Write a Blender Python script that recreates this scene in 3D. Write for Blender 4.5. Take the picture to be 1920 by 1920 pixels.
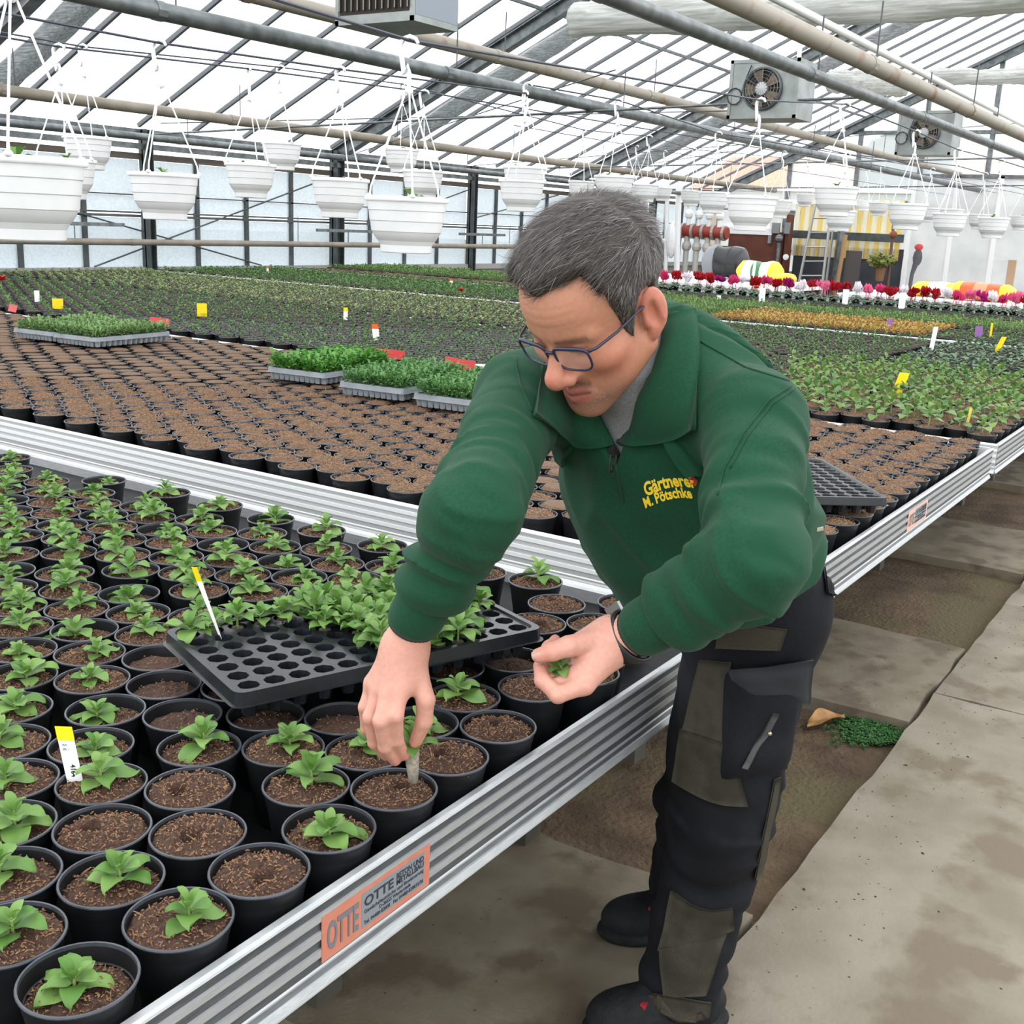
import bpy, bmesh, math, random
import numpy as np
from mathutils import Vector, Matrix, Quaternion, noise as mnoise
from mathutils.bvhtree import BVHTree

for o in list(bpy.data.objects):
    bpy.data.objects.remove(o)
SC = bpy.context.scene
COL = SC.collection
PI = math.pi
rnd = random.Random(7)

# ---------------------------------------------------------------- camera
# calibrated from the vanishing points of the benches (image taken as 1920 x 1920)
F = 2110.0
CAMZ = 1.45
def _ray(x, y):
    return np.array([(x - 960.0) / F, (y - 960.0) / F, 1.0])
_d1 = _ray(2400, 480); _d1 /= np.linalg.norm(_d1)
_d2 = _ray(-2360, 273); _d2 -= _d1 * (_d1 @ _d2); _d2 /= np.linalg.norm(_d2)
_d3 = np.cross(_d1, _d2)
RM = np.stack([_d1, _d2, _d3])            # world = RM @ camera-ray (x right, y down, z forward)
CC = np.array([0.0, 0.0, CAMZ])
def wray(x, y): return RM @ _ray(x, y)
def onz(x, y, z): w = wray(x, y); return Vector(CC + w * ((z - CAMZ) / w[2]))
def onY(x, y, Y): w = wray(x, y); return Vector(CC + w * (Y / w[1]))
def onX(x, y, X): w = wray(x, y); return Vector(CC + w * (X / w[0]))
def onD(x, y, D): return Vector(CC + wray(x, y) * D)

cam_data = bpy.data.cameras.new('camera')
cam = bpy.data.objects.new('camera', cam_data)
COL.objects.link(cam)
cam_data.sensor_width = 36.0
cam_data.lens = 36.0 * F / 1920.0
cam_data.clip_start = 0.05
cam_data.clip_end = 400
M = Matrix.Identity(4)
for i in range(3):
    M[i][0] = RM[i, 0]; M[i][1] = -RM[i, 1]; M[i][2] = -RM[i, 2]; M[i][3] = CC[i]
cam.matrix_world = M
SC.camera = cam

# ---------------------------------------------------------------- world, exposure
world = bpy.data.worlds.new('overcast_sky')
SC.world = world
world.use_nodes = True
_bg = world.node_tree.nodes['Background']
_bg.inputs[0].default_value = (0.965, 0.985, 1.0, 1)
_bg.inputs[1].default_value = 1.55
SC.view_settings.view_transform = 'Standard'
SC.view_settings.look = 'None'
SC.view_settings.gamma = 1.0
SC.view_settings.use_curve_mapping = False
SC.view_settings.exposure = 0.8
SC.cycles.max_bounces = 8
SC.cycles.transparent_max_bounces = 24
SC.cycles.caustics_reflective = False
SC.cycles.caustics_refractive = False

# ---------------------------------------------------------------- materials
def lin(c):
    def f(v):
        v /= 255.0
        return v / 12.92 if v <= 0.04045 else ((v + 0.055) / 1.055) ** 2.4
    return (f(c[0]), f(c[1]), f(c[2]), 1.0)
MATS = {}
def alb(c):
    """albedo of everything that is not white"""
    v = lin(c); k = .75 if max(c) < 222 else 1.0
    return (v[0] * k, v[1] * k, v[2] * k, 1.0)
def mat(name, c, rough=0.6, metal=0.0, c2=None, scale=20.0, stretch=None, bump=0.0, bscale=None, spec=0.5,
        rand=None, attr=None, transl=0.0, transp=0.0, emit=0.0, detail=4.0, lo=0.35, hi=0.65, bdist=0.004, c3=None, s3=3.0, sheen=0.0):
    """procedural principled material; colours are sRGB 0-255"""
    if name in MATS: return MATS[name]
    m = bpy.data.materials.new(name); MATS[name] = m
    m.use_nodes = True
    nt = m.node_tree; N = nt.nodes; L = nt.links
    b = N['Principled BSDF']; out = N['Material Output']
    b.inputs['Base Color'].default_value = alb(c)
    b.inputs['Roughness'].default_value = rough
    b.inputs['Metallic'].default_value = metal
    b.inputs['Specular IOR Level'].default_value = spec
    if sheen: b.inputs['Sheen Weight'].default_value = sheen
    col = None
    tc = N.new('ShaderNodeTexCoord'); src = tc.outputs['Object']
    if stretch:
        mp = N.new('ShaderNodeMapping'); mp.inputs['Scale'].default_value = stretch
        L.new(src, mp.inputs[0]); src = mp.outputs[0]
    if attr:
        a = N.new('ShaderNodeVertexColor'); a.layer_name = attr; col = a.outputs[0]
    if c2:
        nz = N.new('ShaderNodeTexNoise'); nz.inputs['Scale'].default_value = scale; nz.inputs['Detail'].default_value = detail
        L.new(src, nz.inputs['Vector'])
        rp = N.new('ShaderNodeValToRGB')
        rp.color_ramp.elements[0].position = lo; rp.color_ramp.elements[1].position = hi
        rp.color_ramp.elements[0].color = alb(c); rp.color_ramp.elements[1].color = alb(c2)
        L.new(nz.outputs[0], rp.inputs[0]); 
        if attr:
            mx = N.new('ShaderNodeMix'); mx.data_type = 'RGBA'; mx.blend_type = 'MULTIPLY'; mx.inputs[0].default_value = 1
            L.new(col, mx.inputs[6]); L.new(rp.outputs[0], mx.inputs[7]); col = mx.outputs[2]
        else:
            col = rp.outputs[0]
    if c3:
        nz = N.new('ShaderNodeTexNoise'); nz.inputs['Scale'].default_value = s3; nz.inputs['Detail'].default_value = 5
        L.new(src, nz.inputs['Vector'])
        rp = N.new('ShaderNodeValToRGB'); rp.color_ramp.elements[0].position = .52; rp.color_ramp.elements[1].position = .62
        L.new(nz.outputs[0], rp.inputs[0])
        mx = N.new('ShaderNodeMix'); mx.data_type = 'RGBA'
        L.new(rp.outputs[0], mx.inputs[0])
        if col: L.new(col, mx.inputs[6])
        else: mx.inputs[6].default_value = alb(c)
        mx.inputs[7].default_value = alb(c3); col = mx.outputs[2]
    if rand:
        oi = N.new('ShaderNodeObjectInfo')
        mx = N.new('ShaderNodeMix'); mx.data_type = 'RGBA'
        L.new(oi.outputs['Random'], mx.inputs[0])
        if col: L.new(col, mx.inputs[6])
        else: mx.inputs[6].default_value = alb(c)
        mx.inputs[7].default_value = alb(rand); col = mx.outputs[2]
    if col: L.new(col, b.inputs['Base Color'])
    if bump:
        nz = N.new('ShaderNodeTexNoise'); nz.inputs['Scale'].default_value = bscale or scale; nz.inputs['Detail'].default_value = detail
        L.new(src, nz.inputs['Vector'])
        bp = N.new('ShaderNodeBump'); bp.inputs['Strength'].default_value = bump; bp.inputs['Distance'].default_value = bdist
        L.new(nz.outputs[0], bp.inputs['Height']); L.new(bp.outputs[0], b.inputs['Normal'])
    shader = b.outputs[0]
    if transl:
        t = N.new('ShaderNodeBsdfTranslucent')
        if col: L.new(col, t.inputs[0])
        else: t.inputs[0].default_value = alb(c)
        ms = N.new('ShaderNodeMixShader'); ms.inputs[0].default_value = transl
        L.new(shader, ms.inputs[1]); L.new(t.outputs[0], ms.inputs[2]); shader = ms.outputs[0]
    if transp:
        t = N.new('ShaderNodeBsdfTransparent')
        ms = N.new('ShaderNodeMixShader'); ms.inputs[0].default_value = transp
        L.new(shader, ms.inputs[1]); L.new(t.outputs[0], ms.inputs[2]); shader = ms.outputs[0]
    if emit:
        b.inputs['Emission Color'].default_value = alb(c); b.inputs['Emission Strength'].default_value = emit
    L.new(shader, out.inputs[0])
    return m

# ---------------------------------------------------------------- mesh helpers
class MB:
    """collects geometry for ONE mesh object"""
    def __init__(s): s.v = []; s.f = []; s.mi = []; s.cur = 0
    def add(s, vs, fs):
        n = len(s.v); s.v.extend(vs); s.f.extend([tuple(i + n for i in f) for f in fs]); s.mi.extend([s.cur] * len(fs)); return s
    def box(s, c, d, R=None):
        c = Vector(c); h = Vector(d) / 2
        vs = []
        for sx in (-1, 1):
            for sy in (-1, 1):
                for sz in (-1, 1):
                    p = Vector((sx * h.x, sy * h.y, sz * h.z))
                    if R is not None: p = R @ p
                    vs.append(tuple(c + p))
        return s.add(vs, [(0, 1, 3, 2), (4, 6, 7, 5), (0, 4, 5, 1), (2, 3, 7, 6), (0, 2, 6, 4), (1, 5, 7, 3)])
    def bb(s, a, b):
        return s.box([(a[i] + b[i]) / 2 for i in range(3)], [abs(b[i] - a[i]) for i in range(3)])
    def tube(s, pts, r, n=8, cap=True, closed=False):
        pts = [Vector(p) for p in pts]; m = len(pts)
        rs = r if isinstance(r, (list, tuple)) else [r] * m
        rings = []; prev = None
        for i, p in enumerate(pts):
            if closed: t = pts[(i + 1) % m] - pts[i - 1]
            else: t = pts[min(i + 1, m - 1)] - pts[max(i - 1, 0)]
            t.normalize()
            if prev is None:
                a = Vector((0, 0, 1)) if abs(t.z) < .9 else Vector((1, 0, 0))
                u = t.cross(a).normalized()
            else:
                u = (prev - t * prev.dot(t)).normalized()
            prev = u; w = t.cross(u)
            rings.append([tuple(p + (u * math.cos(2 * PI * k / n) + w * math.sin(2 * PI * k / n)) * rs[i]) for k in range(n)])
        vs = [q for rg in rings for q in rg]; fs = []
        for i in range(m if closed else m - 1):
            j = (i + 1) % m
            for k in range(n):
                k2 = (k + 1) % n
                fs.append((i * n + k, i * n + k2, j * n + k2, j * n + k))
        if cap and not closed:
            fs.append(tuple(range(n - 1, -1, -1))); fs.append(tuple((m - 1) * n + k for k in range(n)))
        return s.add(vs, fs)
    def lathe(s, prof, n=24, c=(0, 0, 0), ax=None, ay=None, az=None):
        """profile [(r, z)] turned about the z axis through c"""
        c = Vector(c); ax = Vector(ax or (1, 0, 0)); ay = Vector(ay or (0, 1, 0)); az = Vector(az or (0, 0, 1))
        vs = []; fs = []
        for (r, z) in prof:
            for k in range(n):
                a = 2 * PI * k / n
                vs.append(tuple(c + ax * (r * math.cos(a)) + ay * (r * math.sin(a)) + az * z))
        for i in range(len(prof) - 1):
            for k in range(n):
                k2 = (k + 1) % n
                fs.append((i * n + k, i * n + k2, (i + 1) * n + k2, (i + 1) * n + k))
        return s.add(vs, fs)
    def disc(s, r, z, n=24, c=(0, 0, 0)):
        vs = [(c[0] + r * math.cos(2 * PI * k / n), c[1] + r * math.sin(2 * PI * k / n), c[2] + z) for k in range(n)]
        return s.add(vs, [tuple(range(n))])
    def prism(s, poly, axis, a, b):
        """2-D polygon extruded along 'x' / 'y' / 'z' from a to b"""
        n = len(poly)
        def p3(p, t):
            return {'x': (t, p[0], p[1]), 'y': (p[0], t, p[1]), 'z': (p[0], p[1], t)}[axis]
        vs = [p3(p, a) for p in poly] + [p3(p, b) for p in poly]
        fs = [(i, (i + 1) % n, n + (i + 1) % n, n + i) for i in range(n)] + [tuple(range(n - 1, -1, -1)), tuple(range(n, 2 * n))]
        return s.add(vs, fs)
    def sheet(s, line_a, line_b):
        n = len(line_a)
        return s.add([tuple(p) for p in line_a] + [tuple(p) for p in line_b], [(i, i + 1, n + i + 1, n + i) for i in range(n - 1)])
    def ball(s, c, r, n=10, m=6):
        rr = r if isinstance(r, (tuple, list)) else (r, r, r)
        vs = [(c[0], c[1], c[2] + rr[2])]; fs = []
        for i in range(1, m):
            a = PI * i / m
            for k in range(n):
                b = 2 * PI * k / n
                vs.append((c[0] + rr[0] * math.sin(a) * math.cos(b), c[1] + rr[1] * math.sin(a) * math.sin(b), c[2] + rr[2] * math.cos(a)))
        vs.append((c[0], c[1], c[2] - rr[2])); e = len(vs) - 1
        for k in range(n): fs.append((0, 1 + k, 1 + (k + 1) % n)); fs.append((e, 1 + (m - 2) * n + (k + 1) % n, 1 + (m - 2) * n + k))
        for i in range(m - 2):
            for k in range(n):
                k2 = (k + 1) % n
                fs.append((1 + i * n + k, 1 + (i + 1) * n + k, 1 + (i + 1) * n + k2, 1 + i * n + k2))
        return s.add(vs, fs)
    def mesh(s, name, mats, smooth=False):
        me = bpy.data.meshes.new(name)
        me.from_pydata(s.v, [], s.f)
        for m in (mats if isinstance(mats, (list, tuple)) else [mats]): me.materials.append(m)
        if any(s.mi): me.polygons.foreach_set('material_index', s.mi)
        if smooth: me.polygons.foreach_set('use_smooth', [True] * len(me.polygons))
        me.update()
        return me
    def build(s, name, mats, parent=None, smooth=False, loc=None, rz=0.0, fix=False):
        me = s.mesh(name, mats, smooth)
        if fix:
            bm = bmesh.new(); bm.from_mesh(me); bmesh.ops.recalc_face_normals(bm, faces=bm.faces); bm.to_mesh(me); bm.free()
        return link(name, me, parent, loc, rz)
def smooth_angle(o, deg=40):
    me = o.data
    me.polygons.foreach_set('use_smooth', [True] * len(me.polygons))
    try: me.set_sharp_from_angle(angle=math.radians(deg))
    except Exception: pass
    return o
def link(name, me, parent=None, loc=None, rz=0.0):
    o = bpy.data.objects.new(name, me); COL.objects.link(o)
    if parent is not None: o.parent = parent
    if loc is not None: o.location = loc
    if rz: o.rotation_euler = (0, 0, rz)
    return o
def tag(o, label=None, cat=None, group=None, kind=None):
    if label: o['label'] = label
    if cat: o['category'] = cat
    if group: o['group'] = group
    if kind: o['kind'] = kind
    return o
def thing(name, label, cat, loc=(0, 0, 0), rz=0.0, group=None):
    o = bpy.data.objects.new(name, None); COL.objects.link(o); o.empty_display_size = .05
    o.location = loc; o.rotation_euler = (0, 0, rz)
    return tag(o, label, cat, group)
def struct(o): o['kind'] = 'structure'; return o
def nz3(p, s=1.0): return mnoise.noise(Vector(p) * s)
# ================================================================ the setting
RY = 0.812                     # front edge of the benches (aisle side)
WY = 12.65                     # glazed side wall
GX = 28.4                      # gable end wall
PIT = math.tan(math.radians(25.2))
def roofz(y): return 2.47 + (WY - y) * PIT
RIDGE_Y = 3.0

m_conc = mat('concrete', (152, 144, 128), .9, c2=(132, 123, 106), scale=5, bump=.5, bscale=90, c3=(122, 110, 92), s3=4.6, detail=10, bdist=.003)
m_conc2 = mat('concrete_kerb', (144, 135, 116), .9, c2=(118, 107, 88), scale=7, bump=.5, bscale=90, c3=(106, 94, 76), s3=6.1, detail=10, bdist=.003)
m_earth = mat('earth', (118, 98, 74), .95, c2=(84, 66, 48), scale=7, bump=1.0, bscale=60, c3=(104, 94, 64), s3=1.9, detail=10, bdist=.012)
m_ground = mat('outside_ground', (120, 125, 100), .95, c2=(95, 100, 80), scale=1.5)
m_galv = mat('galvanised_steel', (150, 156, 158), .45, .55, c2=(112, 118, 120), scale=9, detail=6)
m_dark = mat('dark_steel', (104, 110, 112), .5, .4, c2=(82, 88, 90), scale=6)
m_rust = mat('rusty_pipe', (176, 168, 155), .6, .2, c2=(150, 112, 84), scale=5, lo=.55, hi=.75, detail=8)
m_beige = mat('beige_pipe', (172, 162, 148), .55, .1, c2=(150, 140, 126), scale=4)
m_whitep = mat('white_paint', (240, 242, 243), .4)
m_wood = mat('brown_purlin', (122, 112, 102), .7, c2=(100, 90, 82), scale=4, stretch=(.2, 4, 4))
m_glass = mat('roof_glass', (236, 244, 248), .05, transp=.93, spec=.3)
m_poly = mat('polycarbonate', (230, 237, 242), .35, transl=.6, transp=.22, c2=(214, 223, 230), scale=34, bump=.4, bscale=60)
m_curt = mat('clear_plastic_roll', (226, 230, 232), .3, transl=.4, c2=(180, 186, 190), scale=5, stretch=(14, 1, 14), bump=1, bscale=6, bdist=.02)
m_fabric = mat('shade_cloth', (228, 230, 226), .8, transl=.35, c2=(206, 208, 204), scale=4, stretch=(9, .5, 9))

# ground outside, earth under the benches, aisle slabs
b = MB(); b.bb((-40, -40, -.35), (90, 80, -.30)); o = struct(b.build('ground', m_ground))
# the earth between the kerbs: a gently uneven sheet
b = MB(); nx, ny = 150, 60
xs = [-1.5 + 31 * i / nx for i in range(nx + 1)]; ys = [.60 + 12.2 * (j / ny) ** 1.6 for j in range(ny + 1)]
vs = [(x, y, -.045 + .016 * nz3((x, y, 0), 2.3) + .008 * nz3((x, y, 3), 9)) for x in xs for y in ys]
b.add(vs, [(i * (ny + 1) + j, (i + 1) * (ny + 1) + j, (i + 1) * (ny + 1) + j + 1, i * (ny + 1) + j + 1) for i in range(nx) for j in range(ny)])
struct(b.build('floor_earth', m_earth, smooth=True))
floor = bpy.data.objects.new('floor', None); COL.objects.link(floor); struct(floor)
def slab(x0, x1, y0, y1, m, jit=.012, seed=0, name='slab'):
    """concrete slab with a slightly broken outline"""
    r = random.Random(seed); pts = []
    def edge(a, c, k):
        for i in range(k):
            t = i / k; pts.append((a[0] + (c[0] - a[0]) * t + r.uniform(-jit, jit), a[1] + (c[1] - a[1]) * t + r.uniform(-jit, jit)))
    kx = max(2, int((x1 - x0) / .12)); ky = max(2, int((y1 - y0) / .12))
    edge((x0, y0), (x1, y0), kx); edge((x1, y0), (x1, y1), ky); edge((x1, y1), (x0, y1), kx); edge((x0, y1), (x0, y0), ky)
    bb = MB(); bb.prism(pts, 'z', -.10, 0.0)
    return bb.build(name, m, floor)
x = -1.6
for k, L in enumerate((5.3, 3.9, 4.6, 5.0, 6.0, 7.0)):
    slab(x, x + L - .008, -2.2, .700, m_conc, .006, 10 + k); x += L
for k, (x0, x1) in enumerate([(-.75, .1), (1.30, 2.145), (3.40, 4.21), (5.40, 6.25), (7.45, 8.3), (9.5, 10.3), (11.5, 12.3)]):
    slab(x0, x1, .722, 6.0, m_conc2, .012, 40 + k)

# ---- side wall: plinth, sill, columns, mullions, rails, panels
wall = bpy.data.objects.new('wall_left', None); COL.objects.link(wall); struct(wall)
XW0, XW1 = 4.64, GX
b = MB(); b.bb((XW0, WY - .06, -.3), (XW1, WY + .10, .58)); b.build('plinth', mat('plinth', (176, 174, 168), .9, c2=(150, 148, 142), scale=3), wall)
b = MB(); b.bb((XW0, WY - .12, .58), (XW1, WY + .08, .67)); b.build('sill', mat('sill', (188, 188, 184), .8), wall)
mull = [10.13 + .915 * k for k in range(-6, 21)]
for i, xm in enumerate(mull):
    if xm > XW1: break
    if (i - 6) % 4 == 0: continue
    b = MB(); b.bb((xm - .03, WY - .05, .67), (xm + .03, WY + .02, 2.06)); b.build('mullion', m_dark, wall)
for k, xc in enumerate((6.47, 10.13, 13.79, 17.45, 21.11, 24.77)):
    w = .095 if k % 2 == 0 else .055
    if xc == 13.79: w = .09
    b = MB(); y = WY - .12
    b.bb((xc - w, y - .09, .0), (xc - w + .014, y + .07, 2.42)); b.bb((xc + w - .014, y - .09, .0), (xc + w, y + .07, 2.42)); b.bb((xc - w, y - .012, .0), (xc + w, y + .012, 2.42))
    b.build('column', m_dark, wall)
for z0, z1, dy, m, nm in [(1.31, 1.345, .07, m_dark, 'wall_rail'), (1.36, 1.385, .07, m_dark, 'wall_rail'), (1.585, 1.605, .05, m_dark, 'wall_rail'), (2.04, 2.12, .09, m_wood, 'purlin'), (2.17, 2.24, .16, m_galv, 'gutter_beam'), (2.30, 2.42, .10, m_galv, 'eave_plate')]:
    b = MB(); b.bb((XW0, WY - dy, z0), (XW1, WY - dy + .05, z1)); b.build(nm, m, wall)
pm = {}
for i in range(len(mull) - 1):
    x0, x1 = mull[i] + .0305, min(mull[i + 1] - .0305, XW1)
    if x1 - x0 < .1: continue
    for z0, z1 in ((.672, 1.305), (1.39, 1.583), (1.607, 2.038)):
        b = MB(); b.bb((x0, WY - .012, z0), (x1, WY + .004, z1)); b.build('panel', m_poly, wall)
for k, (x0, z0, x1, z1) in enumerate([(9.0, 1.36, 12.2, .68), (9.3, .68, 13.7, 2.02), (17.6, 1.5, 20.6, 2.05), (14.9, 1.35, 17.4, 2.0)]):
    b = MB(); b.tube([(x0, WY - .075, z0), (x1, WY - .075, z1)], .011, 6); b.build('brace', m_dark, wall)
# little brackets that carry the low heating pipe
for xc in (8.9, 13.9, 17.6):
    b = MB(); b.bb((xc - .75, WY - .32, 1.19), (xc + .7, WY - .28, 1.235)); b.bb((xc - .03, WY - .3, 1.02), (xc - .02, WY - .29, 1.19)); b.build('pipe_bracket', m_galv, wall)

# ---- roof: rafters, glazing bars, panes
roof = bpy.data.objects.new('ceiling', None); COL.objects.link(roof); struct(roof)
sl = math.sqrt(1 + PIT * PIT)
Rr = Matrix.Rotation(-math.atan(PIT), 3, 'X')
bars = [10.13 + .915 * k for k in range(-7, 21)]
me_bar = None
for xb in bars:
    if xb > GX + .2: break
    L = (WY - RIDGE_Y) * sl
    if me_bar is None:
        b = MB(); b.box((0, 0, 0), (.042, L, .05), Rr); me_bar = b.mesh('glazing_bar', mat('glazing_bar', (124, 130, 136), .5, .3))
    link('glazing_bar', me_bar, roof, (xb, (WY + RIDGE_Y) / 2, (roofz(WY) + roofz(RIDGE_Y)) / 2))
rows = [WY - (WY - RIDGE_Y) * k / 5 for k in range(6)]
b = MB(); Lp = (WY - RIDGE_Y) * sl / 5 - .01; b.box((0, 0, 0), (.87, Lp, .005), Rr); me_pane = b.mesh('pane', m_glass)
for i in range(len(bars) - 1):
    xm = (bars[i] + bars[i + 1]) / 2
    if xm > GX: break
    for k in range(5):
        ym = (rows[k] + rows[k + 1]) / 2
        link('pane', me_pane, roof, (xm, ym, roofz(ym) + .01))
for k in (1, 2, 3, 4):
    b = MB(); b.bb((XW0 - 1, rows[k] - .02, roofz(rows[k]) - .07), (GX, rows[k] + .02, roofz(rows[k]) - .03))
    if k in (2, 4): b.build('roof_purlin', m_galv, roof)
b = MB(); b.bb((XW0 - 1, RIDGE_Y - .08, roofz(RIDGE_Y) - .12), (GX, RIDGE_Y + .08, roofz(RIDGE_Y) + .05)); b.build('ridge_beam', m_galv, roof)
for xr in (7.12, 13.79, 21.11, GX - .1):
    b = MB(); ym = (WY + RIDGE_Y) / 2; zm = roofz(ym) - .17; L = (WY - RIDGE_Y) * sl
    b.box((xr, ym, zm + .09), (.15, L, .014), Rr); b.box((xr, ym, zm - .09), (.15, L, .014), Rr); b.box((xr, ym, zm), (.014, L, .17), Rr)
    b.build('rafter', m_galv, roof)
# ties that cross the house
for xt in (10.13, 17.45, 24.77):
    b = MB(); b.tube([(xt, WY - .3, 2.36), (xt, 3.0, 2.62)], .014, 6); b.build('tie_rod', m_galv, roof)
for k, (pa, pb) in enumerate([(((10.2, 12.3, 2.5)), ((13.7, 6.0, 2.9))), (((13.9, 12.2, 2.4)), ((9.0, 5.0, 2.75))), (((17, 12.2, 2.4)), ((21, 4.0, 3.4))), (((17.5, 7.5, 2.7)), ((21.1, 11.5, 2.6)))]):
    b = MB(); b.tube([pa, pb], .007, 5); b.build('bracing_wire', m_dark, roof)

# rolled plastic film along two rafters and shade cloth bundles across the house
def roll(name, pts, r, m, label, cat, sag=0, seed=0, seg=60, group=None, squash=1.0):
    P = [Vector(p) for p in pts]; n = 14; vs = []; fs = []
    path = []
    for i in range(seg + 1):
        t = i / seg * (len(P) - 1); k = min(int(t), len(P) - 2); u = t - k
        q = P[k].lerp(P[k + 1], u); q = Vector((q.x, q.y, q.z - sag * math.sin(PI * i / seg))); path.append(q)
    for i, q in enumerate(path):
        t = (path[min(i + 1, seg)] - path[max(i - 1, 0)]).normalized(); u = t.cross(Vector((0, 0, 1))).normalized(); w = u.cross(t)
        for k in range(n):
            a = 2 * PI * k / n
            rr = r * (1 + .22 * nz3((i * .13, math.cos(a) * 1.3, math.sin(a) * 1.3 + seed)) + .10 * nz3((i * .6, 2.5 * math.cos(a), 2.5 * math.sin(a) + seed)))
            vs.append(tuple(q + u * rr * math.cos(a) + w * rr * squash * math.sin(a)))
    for i in range(seg):
        for k in range(n): fs.append((i * n + k, i * n + (k + 1) % n, (i + 1) * n + (k + 1) % n, (i + 1) * n + k))
    fs.append(tuple(range(n))); fs.append(tuple(seg * n + k for k in range(n)))
    bb = MB(); bb.add(vs, fs); return tag(bb.build(name, m, smooth=True), label, cat, group)
for xr, lab in ((7.40, 'rolled clear plastic film tied along the rafter over the left benches'), (14.12, 'rolled clear plastic film tied under the middle rafter above the baskets'), (21.4, 'rolled clear plastic film under the rafter near the gable wall')):
    roll('plastic_film_roll', [(xr, 11.4, roofz(11.4) - .42), (xr, 3.2, roofz(3.2) - .42)], .13, m_curt, lab, 'plastic film', 0, xr)
pa, pb = onX(1078, 40, 10.4), onX(2050, -25, 10.4)
roll('shade_cloth_bundle', [pa, pb], .16, m_fabric, 'broad sagging bundle of pale grey shade cloth under the roof', 'shade cloth', .02, 2, squash=1.0)
pa, pb = onX(1555, 152, 17.6), onX(1700, 160, 17.6)
roll('shade_cloth_bundle', [pa, pb], .16, m_fabric, 'short bundle of pale shade cloth behind the hanging fan heater', 'shade cloth', .0, 3)
pa, pb = onX(1745, 140, 16.0), onX(1960, 138, 16.0)
roll('shade_cloth_bundle', [pa, pb], .10, m_fabric, 'pale shade cloth bundle below the white curtain drive tube', 'shade cloth', .04, 5)

# pipes along the house
def pipe(name, p0, p1, r, m, label, n=10, joints=True, cat='pipe'):
    b = MB(); p0 = Vector(p0); p1 = Vector(p1); b.tube([p0, p1], r, n)
    t = thing(name, label, cat)
    o = b.build('tube', m, t, smooth=False); smooth_angle(o)
    if joints:
        L = (p1 - p0).length; k = int(L / 3.2)
        for i in range(1, k + 1):
            q = p0.lerp(p1, i / (k + 1)); d = (p1 - p0).normalized() * .035
            b = MB(); b.tube([q - d, q + d], r * 1.09, n); b.build('coupling', m, t)
            b = MB(); b.tube([q + d * 4 + Vector((0, 0, r)), q + d * 4 + Vector((0, 0, r + .35))], .006, 5); b.build('hanger', m_dark, t)
    return t
def pipe_px(name, pxa, pxb, z, r, m, label, x0=-1, x1=GX - .3, **k):
    a = onz(*pxa, z); c = onz(*pxb, z); y = (a.y + c.y) / 2
    return pipe(name, (x0, y, z), (x1, y, z), r, m, label, **k)
pipe_px('heating_pipe', (133, 0), (1280, 227), 2.60, .055, m_galv, 'thick grey galvanised heating pipe passing behind the nearest fan heater', 2)
pipe_px('heating_pipe', (780, 75), (1280, 190), 2.95, .06, m_rust, 'rust-flecked cream pipe running just under the nearest fan heater', 3)
pipe_px('heating_pipe', (1340, 0), (1920, 248), 2.55, .055, m_rust, 'rust-flecked pale pipe carrying the white tube on stubs', 2)
pipe_px('heating_pipe', (1280, 55), (1920, 290), 2.50, .042, m_galv, 'grey galvanised pipe crossing in front of the fan heater with cable loop', 2)
pipe_px('curtain_tube', (1450, 0), (1850, 195), 3.05, .033, m_whitep, 'slim white painted tube above the rust-flecked pipe', 2, joints=False)
pipe('heating_pipe', (4, 10.75, 2.50), (GX - .5, 10.75, 2.50), .06, m_beige, 'beige heating pipe running below the roof panes over the wall benches')
pipe('heating_pipe', (4, 11.75, 2.27), (GX - .3, 11.75, 2.27), .045, m_galv, 'grey galvanised pipe beside the eave gutter')
pipe('heating_pipe', (4, WY - .33, 1.0), (24.0, WY - .33, 1.0), .042, m_beige, 'low beige heating pipe along the polycarbonate wall')

# ---- gable end wall
gable = bpy.data.objects.new('wall_end', None); COL.objects.link(gable); struct(gable)
gy0, gy1 = -1.0, WY
b = MB(); b.bb((GX, gy0, -.3), (GX + .12, gy1, .55)); b.build('plinth', m_whitep, gable)
posts = [gy0 + .0, 1.2, 2.9, 4.35, 5.9, 7.4, 8.9, 10.6, 12.4]
for y in posts:
    b = MB(); b.bb((GX - .05, y - .05, .55), (GX + .05, y + .05, min(roofz(max(y, RIDGE_Y)), 6.9) - .05)); b.build('gable_post', m_galv, gable)
for z, m in ((1.05, m_dark), (2.0, m_galv), (2.55, m_whitep), (3.9, m_galv)):
    b = MB(); b.bb((GX - .06, gy0, z - .04), (GX + .04, gy1, z + .04)); b.build('gable_rail', m, gable)
m_gg = mat('gable_glass', (240, 245, 247), .15, transl=.7, transp=.55)
for i in range(len(posts) - 1):
    y0, y1 = posts[i] + .052, posts[i + 1] - .052
    for z0, z1 in ((.55, 1.008), (1.092, 1.958), (2.042, 2.508), (2.592, 3.858), (3.942, 6.5)):
        zt = min(z1, roofz(max(y1, RIDGE_Y)) - .1)
        if zt - z0 < .1: continue
        solid = (y1 < 4.4 and z1 < 2.6) 
        b = MB(); b.bb((GX - .006, y0, z0), (GX + .006, y1, zt)); b.build('panel', m_poly if solid else m_gg, gable)
b = MB(); b.bb((GX - .35, gy0, 2.20), (GX - .25, WY, 2.30)); tag(b.build('cable_tray', m_whitep), 'long white cable duct fixed along the gable end wall', 'cable duct')

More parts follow.
